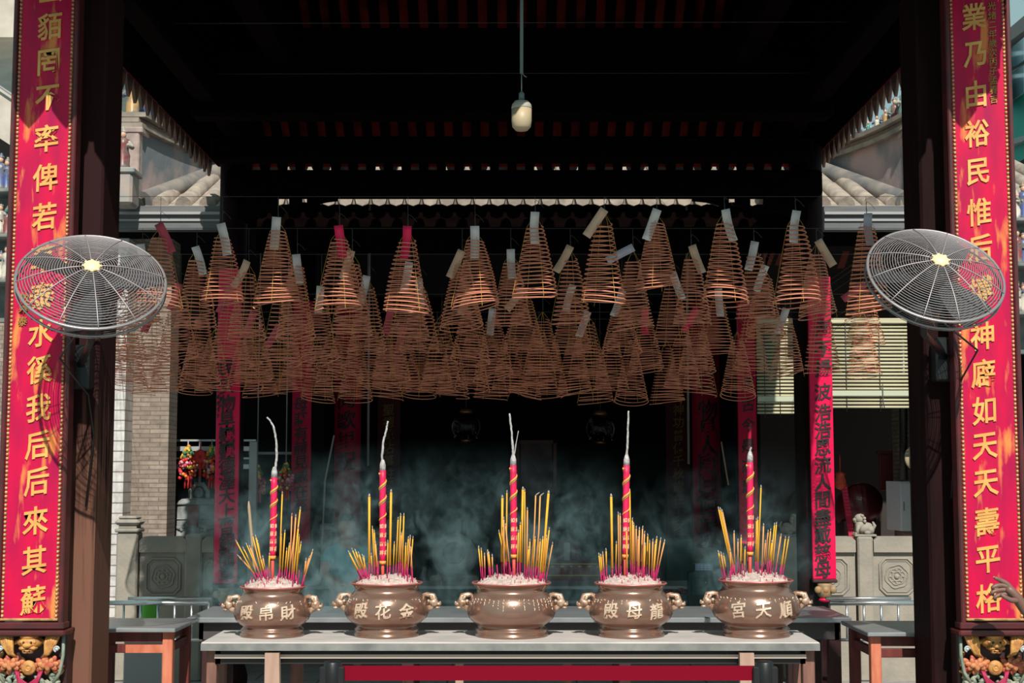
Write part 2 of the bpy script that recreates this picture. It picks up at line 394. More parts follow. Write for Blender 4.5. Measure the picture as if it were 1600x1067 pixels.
# rear pavilion pillars, hall pillars
def round_pillar(x, Y, r, z1, mt, lab):
    q = MB(); q.lathe([(r * 1.5, 0), (r * 1.55, .10), (r * 1.25, .22), (r * 1.02, .26), (r, .3), (r, z1)], (x, Y, 0), 24); return struct('pillar', q, mt, lab)
LBX, RBX = PX(354, 10.8), PX(1285, 10.8)
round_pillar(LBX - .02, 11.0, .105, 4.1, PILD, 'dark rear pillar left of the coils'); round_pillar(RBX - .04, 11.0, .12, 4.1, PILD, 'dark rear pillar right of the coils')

# ---- main hall: eave tiles, roof, ridge walls, side walls
HC = .12                                              # the hall's axis sits a little to the right
def roofz(y): return 3.84 + (y - 12) * .40
def tile_roof(x0, x1, y0, y1, lab, pitch=.2, rr0=.07):
    q = MB(); slab(q, (x0, y0, roofz(y0) - .06), (x1, y0, roofz(y0) - .06), (x1, y1, roofz(y1) - .06), (x0, y1, roofz(y1) - .06), .05)
    n = int((x1 - x0) / pitch)
    for i in range(n + 1):
        x = x0 + .05 + i * pitch; k = 7
        q.tube([(x, y0 + (y1 - y0) * j / k, roofz(y0 + (y1 - y0) * j / k) ) for j in range(k + 1)], rr0, 12)
    return struct('roof', q, TILE, lab)
tile_roof(-4.6, -2.2, 12.0, 15.6, 'grey roll tile roof of the left wing'); tile_roof(2.35, 4.9, 12.0, 15.6, 'grey roll tile roof of the right wing')
tile_roof(-2.2, 2.35, 12.3, 15.6, 'grey roll tile roof of the main hall', .145, .05)
q = MB(); 
for i in range(32):                                  # drip edge of the hall roof
    x = -2.15 + i * .145; z = roofz(12.3) - .05
    q.prism([(x - .068, z + .05), (x + .068, z + .05), (x + .05, z - .012), (x, z - .03), (x - .05, z - .012)], 12.26, 12.29)
struct('trim_4', q, TILE, 'tile drip edge of the main hall roof')
q = MB(); q.bx(-2.2, 2.35, 12.36, 12.46, 3.50, 3.86, bev=.01); struct('sun_block_board', q, DARKW, 'added dark board blocking sun under the main hall eave')  # board added to keep a stray sun patch off the inner couplet
# upper roof slope closing the hall at the back
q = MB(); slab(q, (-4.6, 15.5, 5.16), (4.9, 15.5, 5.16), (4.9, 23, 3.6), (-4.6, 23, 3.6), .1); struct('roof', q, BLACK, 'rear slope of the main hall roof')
# ridge walls with upswept ends
def ridge(side):
    s = side; nm = 'left' if s < 0 else 'right'; xi = -3.16 if s < 0 else 3.36; n = 12; ys = [12.0 + 3.7 * i / n for i in range(n + 1)]
    top = [(y, max(4.45 + .05 * (y - 12) + .08 * max(0, 12.8 - y) ** 2, roofz(y) + .12)) for y in ys]; sx = lambda y: -s * .285 * (y - 12)
    def strip(q, lo, hi, xa, xb, y0=0):
        x0, x1 = min(xa, xb), max(xa, xb); vs = []
        for k, (y, z) in enumerate(top): vs += [(x0 + sx(y), y, lo(y, z)), (x1 + sx(y), y, lo(y, z)), (x1 + sx(y), y, hi(y, z)), (x0 + sx(y), y, hi(y, z))]
        fs = [(0, 1, 2, 3), tuple(4 * n + a for a in (3, 2, 1, 0))]
        for k in range(n):
            for a in range(4): b = (a + 1) % 4; fs.append((4 * k + a, 4 * k + 4 + a, 4 * k + 4 + b, 4 * k + b))
        q.add(vs, fs)
    t_ = thing('gable_parapet', (xi + s * .15, 13.8, 4.0), f"stained stucco parapet wall rising beside the {nm} wing roof tiles", 'parapet')
    q = MB(); strip(q, lambda y, z: roofz(y) - .2, lambda y, z: z, xi, xi + s * .3); q.build('wall', STUCCO, t_)
    q = MB()
    for dz, o in ((0, .05), (.045, .02), (.09, .08)): strip(q, lambda y, z: z + dz, lambda y, z: z + dz + .04, xi - s * o, xi + s * (.3 + o))
    q.build('coping', mat('dark mossy coping', (.16, .14, .12), .9, 0, (.30, .25, .2), 6), t_)
    q = MB(); x0, x1 = sorted((xi - s * .03, xi + s * .33)); q.bx(x0, x1, 11.995, 12.25, 3.7, top[0][1] + .0, bev=.01); q.bx(x0 - .03, x1 + .03, 11.985, 12.29, top[0][1] - .05, top[0][1] + .0, bev=.008)
    q.build('end_pier', mat('peeling pink pier', (.50, .38, .33), .9, 0, (.26, .2, .18), 5, bump=.4), t_)
    q = MB(); q.tube([(xi - s * .07 + sx(y), y, roofz(y) + .03) for y in ys], .085, 12); q.build('verge_roll', mat('dark verge roll', (.22, .19, .16), .9, 0, (.10, .10, .10), 5), t_)
    return [(y, z + .135) for y, z in top], xi + s * .12, s
tL = ridge(-1); tR = ridge(1)
# side walls and back wall
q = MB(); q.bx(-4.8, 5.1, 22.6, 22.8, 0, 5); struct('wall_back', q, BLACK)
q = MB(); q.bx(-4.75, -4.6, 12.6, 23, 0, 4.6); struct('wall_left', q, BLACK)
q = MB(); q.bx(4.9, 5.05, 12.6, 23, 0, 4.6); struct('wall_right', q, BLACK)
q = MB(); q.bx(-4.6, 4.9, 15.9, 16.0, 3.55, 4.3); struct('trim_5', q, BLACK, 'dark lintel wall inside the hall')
# left wing brick wall and white tiled pier
q = MB(); q.bx(-4.4, PX(262, 12.3), 12.3, 12.6, 0, 3.6); struct('wall_left', q, BRICK, 'old tan brick wall behind the stone balustrade')
q = MB(); q.bx(PX(150, 12.05) - .6, PX(193, 12.05), 12.05, 12.3, 0, PZ(372, 12.05)); struct('trim_6', q, WTILE, 'white tiled pier left of the brick wall')
# right wing brick wall, receding, and back wall
q = MB(); q.bx(PX(1462, 12.1), PX(1462, 12.1) + .25, 12.1, 13.45, 0, 3.5)
struct('wall_right', q, BRICKY, 'dim receding brick wall of the right wing')
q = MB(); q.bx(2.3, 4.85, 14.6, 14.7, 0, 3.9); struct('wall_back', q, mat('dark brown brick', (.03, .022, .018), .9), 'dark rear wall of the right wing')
q = MB(); q.bx(-4.6, -2.2, 17.0, 17.1, 0, 3.9); struct('wall_back', q, BLACK, 'dark rear wall of the left wing')
# wing gutters and fascia
for (a, b, lab) in ((172, 347, 'left'), (1290, 1440, 'right')):
    xa, xb = PX(a, 12) - (.3 if a < 500 else 0), PX(b, 12) + (.6 if a > 500 else 0)
    t_ = thing('gutter', ((xa + xb) / 2, 12, 3.6), f'grey metal box gutter below the {lab} wing roof tiles', 'gutter')
    q = MB(); q.bx(xa, xb, 11.86, 11.98, PZ(360, 11.9), PZ(323, 11.9)); q.build('trough', GUTTER, t_)
    q = MB(); q.bx(xa, xb, 11.83, 11.86, PZ(337, 11.9), PZ(333, 11.9)); q.bx(xa, xb, 11.845, 11.86, PZ(347, 11.9), PZ(344, 11.9)); q.build('lip', mat('pale gutter lip', (.30, .29, .28), .6), t_)
# plinths of the two wings
for (xa, xb) in ((-4.4, PX(345, 11.6)), (PX(1255, 11.6), 4.6)):
    q = MB(); q.bx(xa, xb, 11.62, 17, 0, .34); q.cur = 1; q.bx(xa, xb, 11.55, 11.62, .30, .345)
    struct('trim_7', q, [PTILE, STONE], 'tiled plinth under the stone balustrade')
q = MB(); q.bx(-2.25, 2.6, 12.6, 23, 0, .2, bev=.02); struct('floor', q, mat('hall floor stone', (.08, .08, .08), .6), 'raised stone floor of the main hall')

# ================================================================== THE GREAT COUPLET BOARDS ON THE FRONT PILLARS
def great_board(x0, x1, chars, ys, small, lab, seed):
    Y = 7.12; zb = PZ(972, Y); zt = 4.1; cx = (x0 + x1) / 2
    t = thing('couplet_board', (cx, Y, zb), lab, 'couplet board', 'tall gilt couplets on the front pillars')
    q = MB(); q.bx(x0 + .012, x1 - .012, Y, Y + .05, zb + .012, zt, bev=.004); q.build('board', RED, t)
    q = MB()
    for (a, b) in ((x0 - .012, x0 + .012), (x1 - .012, x1 + .012)): q.bx(a, b, Y - .012, Y + .08, zb - .01, zt, bev=.006)
    q.bx(x0 - .02, x1 + .02, Y - .014, Y + .08, zb - .035, zb, bev=.006); q.bx(x0 - .03, x1 + .03, Y - .03, Y + .12, zb - .065, zb - .037, bev=.008)
    q.build('frame', mat('red black board frame', (.10, .012, .015), .4, 0, (.05, .012, .012), 9), t)
    q = MB(); n = int((zt - zb) / .0205)
    for xx in (x0 + .022, x1 - .022):
        for i in range(n): q.ball((xx, Y - .001, zb + .03 + i * .0205), (.0088, .008, .0088), 6, 4)
    q.bx(x0 + .012, x1 - .012, Y - .012, Y + .005, zb + .006, zb + .019, bev=.004)
    q.build('beading', GILT, t)
    q = MB()
    for ch, (px, py) in zip(chars, ys):
        c = P(px, py, Y - .003)
        put_char(q, ch, .143, lambda a, b, d, c=c: (c.x + a, Y - .002 - d * .12, c.z + b), sx=.88, bold=.016)
    q.build('lettering', GOLD, t)
    q = MB()
    for ch, (px, py), sz in small:
        c = P(px, py, Y); put_char(q, ch, sz, lambda a, b, d, c=c, sz=sz: (c.x + a, Y - .003 - d * .1, c.z + b), bold=.012)
    q.build('inscription', DIMGOLD, t)
    return t
LX0, LX1 = PX(3.5, 7.12), PX(101, 7.12); RX0_, RX1_ = PX(1499, 7.12), PX(1596.5, 7.12)
ly = [-17, 41, 97, 153, 216, 277, 338, 404, 462, 520, 577, 637, 695, 752, 813, 875, 937]
lxs = lambda y: 79 - 27 * max(y, -40) / 937
great_board(LX0, LX1, '蠻貊罔不率俾若草泰水徯我后后來其蘇', [(lxs(y), y) for y in ly], [('敬', (39, 466), .05), ('奉', (37, 484), .05), ('泰', (36, 502), .05)],
            'tall red board with gilt characters on the brown left front pillar', 1)
ry = [-32, 26, 85, 147, 208, 268, 331, 388, 452, 525, 583, 641, 697, 755, 815, 874, 934]
rxs = lambda y: 1521 + 24 * y / 937
ins = '光緒二年歲次丙子孟春吉旦'
great_board(RX0_, RX1_, '功業乃由裕民惟后博神廦如天天壽平格', [(rxs(y), y) for y in ry], [(c, (1549 + i * .35, 10 + i * 14.5), .045) for i, c in enumerate(ins[:11])],
            'tall red board with gilt characters on the dark right front pillar', 2)

# ---- carved lion brackets below the boards
def carved_bracket(cx, lab):
    Y = 7.16; zt = PZ(984, Y)
    t = thing('carved_bracket', (cx, Y, zt - .42), lab, 'carving', 'painted lion carvings under the great boards')
    q = MB(); q.bx(cx - .165, cx + .165, Y + .03, Y + .14, zt - .50, zt, bev=.01); q.bx(cx - .17, cx + .17, Y - .02, Y + .14, zt - .012, zt, bev=.004); q.build('backing', DKRED, t)
    og = mat('gold orange carving paint', (.62, .31, .08), .55, 0, (.34, .13, .04), 30, bump=.4, bscale=60)
    pk = mat('pink carving paint', (.62, .05, .08), .6, 0, (.5, .16, .1), 20); mg = mat('magenta carving paint', (.34, .008, .055), .6); gn = mat('green grey carving paint', (.10, .17, .13), .6, 0, (.3, .3, .22), 15)
    def at(x, z): return Vector((cx + x, 0, zt - z))
    q = MB()                                              # lion mask
    q.ball((cx, Y - .01, zt - .055), (.064, .05, .034), 16, 10); q.ball((cx, Y - .03, zt - .028), (.046, .03, .020), 12, 8)
    q.ball((cx, Y - .055, zt - .068), (.024, .022, .014), 10, 8)
    for s in (-1, 1):
        q.ball((cx + s * .030, Y - .045, zt - .053), (.013, .012, .010), 8, 6); q.ball((cx + s * .062, Y - .01, zt - .055), (.026, .014, .011), 8, 6, rot=Matrix.Rotation(s * .5, 3, 'Y'))
        q.ball((cx + s * .024, Y - .05, zt - .082), (.020, .018, .010), 8, 6); q.ball((cx + s * .012, Y - .045, zt - .100), (.016, .016, .009), 8, 6)
    q.tube([(cx - .04, Y - .03, zt - .082), (cx - .02, Y - .055, zt - .094), (cx + .02, Y - .055, zt - .094), (cx + .04, Y - .03, zt - .082)], .006, 6)
    lm = q.build('lion_mask', og, t)
    q = MB()
    for s in (-1, 1): q.ball((cx + s * .018, Y - .058, zt - .055), .006, 8, 6); q.ball((cx + s * .012, Y - .058, zt - .096), (.007, .004, .006), 6, 5)
    q.build('eyes', mat('dark carving paint', (.02, .012, .01), .5), lm)
    for s in (-1, 1):                                     # flaring leaves beside the mask
        q = MB(); k = 10
        pl = [(s * (.085 + .03 * math.sin(i / k * 3)) + s * .012 * (i / k), .015 + .10 * (i / k)) for i in range(k + 1)]
        for i in range(5):
            o = (i - 2) * .012
            q.tube([(cx + s * .115 + s * o * 1.1, Y - .02 - .01 * (2 - abs(i - 2)), zt - .015), (cx + s * .105 + s * o * .9, Y - .035, zt - .06), (cx + s * .088 + s * o * .3, Y - .03, zt - .11), (cx + s * .06, Y - .02, zt - .128)], [.010, .011, .009, .004], 6)
        q.build('flaring_leaf', og, t)
        q = MB(); q.ball((cx + s * .135, Y - .03, zt - .088), (.010, .010, .010), 10, 8); q.tube([(cx + s * .135 + .013 * math.cos(a), Y - .035, zt - .088 + .013 * math.sin(a)) for a in [i * .5 for i in range(10)]], .004, 6); q.build('white_curl', mat('white blue carving paint', (.4, .45, .45), .6), t)
        q = MB(); X, Z = cx + s * .092, zt - .165        # peony
        for rr2, nn, yy in ((.045, 9, 0), (.028, 7, -.012), (.012, 4, -.022)):
            for i in range(nn):
                a = i * 2 * math.pi / nn + rr2 * 9; q.cur = 0 if rr2 > .03 else 1; q.ball((X + rr2 * 1.25 * math.cos(a), Y - .015 + yy, Z + rr2 * .62 * math.sin(a)), (.021, .008, .013), 10, 6, rot=Matrix.Rotation(-a, 3, 'Y'))
        q.build('peony', [mat('crimson carving paint', (.36, .02, .03), .6, 0, (.50, .15, .06), 22), mat('tan orange carving paint', (.55, .25, .09), .6, 0, (.4, .08, .04), 30)], t)
        q = MB()                                          # green leaves and stem scrolls
        for i in range(6):
            a = s * (.05 + i * .024); q.ball((cx + a, Y - .012, zt - .235 - .02 * (i % 3) - .006 * i), (.032, .012, .012), 8, 6, rot=Matrix.Rotation(s * (.5 - i * .25), 3, 'Y'))
        q.tube([(cx + s * .16, Y - .01, zt - .02), (cx + s * .163, Y - .02, zt - .12), (cx + s * .15, Y - .02, zt - .20), (cx + s * .12, Y - .02, zt - .25)], .009, 6)
        q.build('leaf_scroll', gn, t)
    for (nm_, mm_, n_, z0_, sd_) in (('green_leaves', gn, 16, .225, 1), ('ochre_leaves', og, 10, .14, 2)):
        q = MB(); r3 = random.Random(sd_)
        for i in range(n_):
            for s in (-1, 1):
                a = r3.uniform(-1.2, 1.2); q.ball((cx + s * r3.uniform(.03, .155), Y + .012 - r3.random() * .02, zt - z0_ - r3.uniform(-.02, .075)), (r3.uniform(.018, .034), .009, .010), 8, 5, rot=Matrix.Rotation(s * a, 3, 'Y'))
        q.build(nm_, mm_, t)
    q = MB(); q.lathe([(.0, .0), (.018, .002), (.034, .012), (.036, .022), (.03, .03)], (cx, Y - .005, zt - .178), 18, M=Matrix.Rotation(R(90), 4, 'X'))
    for rr2, yy in ((.026, -.028), (.014, -.034)): q.tube([(cx + rr2 * math.cos(a), Y + yy, zt - .178 + rr2 * math.sin(a)) for a in [i * math.pi / 8 for i in range(16)]], .005, 6, True)
    q.build('rosette', og, t)
    q = MB()
    for s in (-1, 1):
        for i in range(4): q.tube([(cx + s * .05 + s * .006 * i, Y - .02, zt - .20 + .006 * i), (cx + s * .045, Y - .03, zt - .225 - .008 * i), (cx + s * .02, Y - .03, zt - .245 - .01 * i), (cx - s * .02, Y - .025, zt - .27 - .01 * i)], .006, 6)
    q.build('magenta_petals', mg, t)
    return t
carved_bracket((LX0 + LX1) / 2, 'painted lion and peony carving below the left couplet board'); carved_bracket((RX0_ + RX1_) / 2, 'painted lion and peony carving below the right couplet board')

# ---- flat couplets deeper in the temple: black lettering on red
def couplet(px, wpx, Y, ytop, ybot, chars, ys, lab, redm=RED2, ink=BLACKINK, csize=None, curve=0., foot=False, group='red couplets on the inner pillars', side=''):
    x = PX(px, Y); wd = wpx / F * Y; zt, zb = PZ(ytop, Y), PZ(ybot, Y); r = wd * .62 if curve else None
    t = thing('couplet_board', (x, Y, zb), lab, 'couplet board', group)
    q = MB()
    if curve:
        n = 10; A = 1.0; rad = wd / 2 / math.sin(A); pts = [(x + rad * math.sin(-A + 2 * A * i / n), Y + rad * (1 - math.cos(-A + 2 * A * i / n))) for i in range(n + 1)]
        vs = [(a, b, z) for z in (zb, zt) for a, b in pts] + [(a, b + .02, z) for z in (zb, zt) for a, b in pts]; N = n + 1; fs = []
        for i in range(n): fs += [(i, i + 1, N + i + 1, N + i), (2 * N + i + 1, 2 * N + i, 3 * N + i, 3 * N + i + 1), (i + 1, i, 2 * N + i, 2 * N + i + 1), (N + i, N + i + 1, 3 * N + i + 1, 3 * N + i)]
        q.add(vs, fs)
        fy = lambda a: rad * (1 - math.sqrt(max(0, 1 - (a / rad) ** 2)))
    else:
        q.bx(x - wd / 2, x + wd / 2, Y, Y + .03, zb, zt, bev=.004); fy = lambda a: 0
    q.build('board', redm, t)
    q = MB(); cs = csize or wd * .78
    for ch, py in zip(chars, ys):
        c = P(px, py, Y); put_char(q, ch, cs, lambda a, b, d, c=c: (c.x + a, Y - .004 - d * .06 + fy(a), c.z + b), bold=.016)
    q.build('lettering', ink, t)
    if side:
        q = MB()
        for i, ch in enumerate(side):
            c = P(px - wpx * .4, ytop + 150 + i * 10, Y); put_char(q, ch, .035, lambda a, b, d, c=c: (c.x + a, Y - .003 - d * .05, c.z + b))
        q.build('inscription', ink, t)
    if foot:
        q = MB(); q.bx(x - wd * .53, x + wd * .53, Y - .02, Y + .06, zb - .025, zb, bev=.006); q.build('ledge', DKRED, t)
        q = MB(); q.lathe([(.02, 0), (.05, .03), (.062, .07), (.05, .10), (.058, .12)], (x, Y + .02, zb - .15), 16)
        for s in (-1, 0, 1): q.ball((x + s * .055, Y - .025, zb - .075), (.028, .02, .028), 10, 8)
        q.build('carved_foot', mat('painted flower foot', (.42, .17, .06), .6, 0, (.16, .2, .12), 30), t)
        q = MB(); q.ball((x, Y + .01, zb - .15), (.045, .03, .018), 12, 8); q.build('red_bud', RED2, t)
    return t
sp = lambda a, b, n: [a + (b - a) * i / (n - 1) for i in range(n)]
couplet(354.5, 36, 10.8, 420, 912, '民安物阜巍巍德澤天上曾錫龍章', [575, 602] + sp(630, 895, 12), 'red couplet with black characters on the smoky rear pillar left of the censers', foot=True, side='光緒十四年歲次戊子')
couplet(1285.5, 36, 10.8, 432, 905, '海不揚波浩浩恩流人間盡戴慈母', [512, 545, 575, 612] + sp(644, 890, 10), 'bright sunlit red couplet with black characters on the right rear pillar', foot=True)
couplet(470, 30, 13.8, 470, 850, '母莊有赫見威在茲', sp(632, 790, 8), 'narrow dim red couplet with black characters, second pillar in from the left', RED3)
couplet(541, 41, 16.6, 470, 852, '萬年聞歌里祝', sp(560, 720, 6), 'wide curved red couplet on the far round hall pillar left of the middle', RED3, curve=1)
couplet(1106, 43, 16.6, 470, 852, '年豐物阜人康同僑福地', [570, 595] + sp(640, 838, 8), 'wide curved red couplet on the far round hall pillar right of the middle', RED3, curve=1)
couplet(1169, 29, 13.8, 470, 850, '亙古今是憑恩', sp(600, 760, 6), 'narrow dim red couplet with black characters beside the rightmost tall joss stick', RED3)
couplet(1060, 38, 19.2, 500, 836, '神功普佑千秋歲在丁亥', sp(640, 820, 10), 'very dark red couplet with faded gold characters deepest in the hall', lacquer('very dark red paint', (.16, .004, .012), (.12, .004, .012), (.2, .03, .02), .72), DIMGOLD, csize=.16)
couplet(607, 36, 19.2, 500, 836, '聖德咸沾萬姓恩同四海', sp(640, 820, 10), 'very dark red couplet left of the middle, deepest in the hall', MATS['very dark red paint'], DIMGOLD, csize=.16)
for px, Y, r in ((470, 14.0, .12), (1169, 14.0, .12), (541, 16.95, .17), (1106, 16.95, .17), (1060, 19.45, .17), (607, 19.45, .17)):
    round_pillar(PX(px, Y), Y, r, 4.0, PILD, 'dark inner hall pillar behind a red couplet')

# ================================================================== FANS
def fan(px, py, Y, Rr, ax, hub_rot, lab, pillar_x):
    c = P(px, py, Y); ax = Vector(ax).normalized(); M = Matrix.Translation(c) @ ax.to_track_quat('Z', 'Y').to_matrix().to_4x4()
    t = thing('wall_fan', c, lab, 'fan', 'caged fans on the front pillars')
    def ring(r, z, n=64): return [M @ Vector((r * math.cos(i * 2 * math.pi / n), r * math.sin(i * 2 * math.pi / n), z)) for i in range(n)]
    dome = lambda r: .085 * (1 - (r / Rr) ** 2.2)
    q = MB()
    for i in range(25):
        r = .045 + (Rr - .05) * i / 24; q.tube(ring(r, dome(r) + .01), .0017, 4, True)
    for k in range(12):
        a = k * math.pi / 6 + .1; q.tube([M @ Vector((r * math.cos(a), r * math.sin(a), dome(r) + .013)) for r in [.03 + (Rr - .03) * j / 9 for j in range(10)]], .0026, 5)
    fg = q.build('front_grille', WIRE, t)
    q = MB(); q.tube(ring(Rr, .008), .006, 8, True); q.tube(ring(Rr, -.035), .005, 8, True)
    q.build('rim', mat('dull steel rim', (.30, .28, .28), .4, .6), t)
    q = MB()
    for i in range(11):
        r = .09 + (Rr - .1) * i / 10; q.tube(ring(r, -.05 - dome(r) * .9), .0019, 4, True)
    for k in range(18):
        a = k * math.pi / 9; q.tube([M @ Vector((r * math.cos(a), r * math.sin(a), -.05 - dome(r) * .9)) for r in [.07 + (Rr - .07) * j / 7 for j in range(8)]] + [M @ Vector((Rr * math.cos(a), Rr * math.sin(a), -.03))], .002, 5)
    q.build('rear_grille', mat('dark cage wire', (.10, .09, .09), .5, .3), t)
    q = MB(); rot = hub_rot; q.lathe([(.0, .016), (.028, .014), (.036, .006), (.038, 0)], (0, 0, 0), 20, M=M @ Matrix.Translation((0, 0, .095)))
    for k in range(8): a = k * math.pi / 4; q.ball(M @ Vector((.038 * math.cos(a), .038 * math.sin(a), .098)), (.009, .009, .006), 6, 4)
    q.build('hub_badge', YELB, t)
    q = MB()
    for k in range(3):
        a0 = k * 2 * math.pi / 3 + rot; vs = []
        for i in range(7):
            r = .05 + (Rr * .82) * i / 6; wdt = .35 + .25 * math.sin(i / 6 * 2.6)
            for j in range(5):
                a = a0 + (j / 4 - .5) * 2 * wdt * (.09 + .12 * i / 6) / max(r, .08) * .75; vs.append(M @ Vector((r * math.cos(a), r * math.sin(a), -.012 + (j / 4 - .5) * .05)))
        o2 = [v - ax * .003 for v in vs]
        q.add(vs + o2, [(i * 5 + j, i * 5 + j + 1, i * 5 + j + 6, i * 5 + j + 5) for i in range(6) for j in range(4)] + [(35 + i * 5 + j + 5, 35 + i * 5 + j + 6, 35 + i * 5 + j + 1, 35 + i * 5 + j) for i in range(6) for j in range(4)], True)
    q.lathe([(.055, -.03), (.055, .03), (.04, .045), (0, .05)], (0, 0, 0), 20, M=M)
    q.build('blades', mat('dark grey blade', (.03, .028, .03), .6, 0), t)
    q = MB(); q.lathe([(0, -.27), (.06, -.265), (.078, -.24), (.08, -.14), (.06, -.12)], (0, 0, 0), 20, M=M); q.build('motor', BLK, t)
    b = M @ Vector((0, 0, -.2)); q = MB()
    q.tube([b, (b.x, b.y + .02, b.z - .12), (pillar_x, 7.22, b.z - .2)], .018, 8); q.bx(pillar_x - .05, pillar_x + .05, 7.2, 7.31, b.z - .32, b.z - .1, bev=.01)
    q.build('bracket', BLK, t)
    q = MB(); pz = b.z
    q.tube([b, (pillar_x + .03, b.y + .03, pz - .2), (pillar_x + .05, 7.2, pz - .35), (pillar_x + .06, 7.28, pz - .55), (pillar_x + .03, 7.28, pz - .9)], .005, 6); q.build('cable', BLK, t)
    return t
LP_, RP_ = PX(128, 7.3), PX(1474, 7.3)
fan(143, 441, 6.62, .333, (.21, -.70, .68), .4, 'round caged fan tilted upward in front of the left couplet board', LP_)
fan(1461, 431, 6.62, .312, (.05, -.76, .63), 1.0, 'round caged fan tilted upward in front of the right couplet board', RP_)

# ================================================================== TABLES
def table(x0, x1, y0, y1, top, lab, topm, frame, legs, th=.035, apron=.07, rail=True, edge=None, loc=None, stretch=None):
    t = thing('offering_table', ((x0 + x1) / 2, (y0 + y1) / 2, 0), lab, 'table')
    q = MB(); q.bx(x0, x1, y0, y1, top - th, top, bev=.004)
    q.build('tabletop', topm, t)
    if edge:
        q = MB(); q.bx(x0, x1, y0 - .004, y0, top - th - .004, top - .006); q.build('edge_strip', edge, t)
    q = MB(); i = .06
    q.bx(x0 + i, x1 - i, y0 + i, y0 + i + .025, top - th - apron, top - th); q.bx(x0 + i, x1 - i, y1 - i - .025, y1 - i, top - th - apron, top - th)
    q.bx(x0 + i, x0 + i + .025, y0 + i, y1 - i, top - th - apron, top - th); q.bx(x1 - i - .025, x1 - i, y0 + i, y1 - i, top - th - apron, top - th); q.build('apron', frame, t)
    for (lx, ly_, lm, lw) in legs:
        q = MB(); q.bx(lx - lw / 2, lx + lw / 2, ly_ - lw / 2, ly_ + lw / 2, 0, top - th, bev=.004); q.build('leg', lm, t)
    if stretch:
        q = MB()
        for s in stretch: q.bx(*s, bev=.003)
        q.build('stretcher', frame, t)
    return t
TY0, TY1, TZ = 7.20, 7.75, .78
tx0, tx1 = PX(319, TY0), PX(1276, TY0)
LEGD = mat('brown table leg', (.22, .10, .07), .6, 0, (.13, .06, .045), 8, (4, 4, .5))
t = table(tx0, tx1, TY0, TY1, TZ, 'long stone topped table carrying the five bronze censers', CONC, mat('black table apron', (.018, .014, .013), .5),
      [(PX(338, 7.3), 7.29, LEGD, .05), (PX(1256, 7.3), 7.29, LEGD, .06), (PX(346, 7.68) + .02, 7.67, LEGD, .05), (PX(1240, 7.68), 7.67, LEGD, .05), (PX(720, 7.4), 7.30, LEGW, .04), (PX(468, 7.6), 7.6, LEGD, .06), (PX(885, 7.6), 7.6, LEGD, .05)], .036, .075, edge=SLABE)
q = MB(); q.bx(tx0 + .06, tx1 - .06, 7.235, 7.265, PZ(1028, 7.25), PZ(1022, 7.25)); q.build('lower_rail', mat('pale wood rail', (.55, .45, .38), .6), t)
for px_ in (430, 1163):
    q = MB(); x = PX(px_, 7.2); q.prism([(x - .036, .0), (x + .055, 0), (x + .033, PZ(1020, 7.2)), (x - .036, PZ(1020, 7.2))], 7.19, 7.234); q.build('leg', LEGW, t)
table(PX(296, 8.42), PX(1326, 8.42), 8.42, 9.15, .78, 'long low dark table behind the censer table', STEEL, mat('dark grey brown table face', (.07, .06, .06), .5), [(x, y, DKRED, .07) for x in (-1.75, -.6, .65, 1.62, 1.86) for y in (8.52, 9.05)], .03, .10)
def side_table(x0, x1, y0, y1, lab, inner):
    return table(x0, x1, y0, y1, .78, lab, STEEL, REDW, [(inner, y0 + .075, ORW, .055), (inner, y1 - .08, REDW, .055), (x0 + .1 if inner > (x0 + x1) / 2 else x1 - .1, y0 + .075, REDW, .055), ((x0 + x1) / 2, y1 - .08, REDW, .055), (x0 + .1 if inner > (x0 + x1) / 2 else x1 - .1, y1 - .08, REDW, .055)], .022, .055,
                 stretch=[(x0 + .06, x1 - .06, y0 + .055, y0 + .085, .645, .69), (inner - .015, inner + .015, y0 + .06, y1 - .06, .645, .69), (x0 + .08, x1 - .08, y1 - .1, y1 - .07, .35, .385)])
a = side_table(-2.75, PX(279, 7.84), 7.84, 8.40, 'steel topped red wooden table beside the brown left pillar', PX(268, 7.9))
q = MB(); q.bx(PX(202, 7.88), PX(262, 7.88), 7.888, 7.896, .646, .689); q.build('sunlit_worn_face', ORW, a)  # sunlit patch of the worn rail, its light painted as an orange strip
side_table(PX(1350, 7.64), 2.8, 7.64, 8.25, 'steel topped red wooden table beside the dark right pillar', PX(1362, 7.7))
# steel barrier rails behind the side tables
def steel_rail(x0, x1, Y, lab):
    t = thing('steel_railing', ((x0 + x1) / 2, Y, 0), lab, 'railing', 'low steel railings in the courtyard'); z = PZ(942, Y)
    q = MB(); q.tube([(x0, Y, z), (x1, Y, z)], .016, 8); q.build('top_rail', CHROME, t)
    q = MB(); q.tube([(x0 + .05, Y + .35, z + .0), (x1 - .05, Y + .35, z)], .012, 8); q.build('rear_rail', CHROME, t)
    n = int((x1 - x0) / .11)
    for i in range(n + 1):
        q = MB(); x = x0 + (x1 - x0) * i / n; q.tube([(x, Y, .0 if i in (0, n) else .5), (x, Y, z)], .008, 6); q.build('baluster', CHROME, t)
    q = MB(); q.tube([(x0, Y, .5), (x1, Y, .5)], .010, 6); q.build('bottom_rail', CHROME, t)
steel_rail(PX(172, 9.8), PX(330, 9.8), 9.8, 'low steel railing in front of the left stone balustrade'); steel_rail(PX(1292, 9.8), PX(1452, 9.8), 9.8, 'low steel railing in front of the right stone balustrade')
q = MB(); c = P(233, 957, 9.95); q.lathe([(.045, 0), (.05, .02), (.055, .14), (.052, .16), (0, .165)], (c.x, c.y, c.z - .08), 16)
gb = q.build('bucket', mat('green plastic', (.10, .45, .03), .45)); tag(gb, 'small bright green plastic container behind the left steel railing', 'bucket')
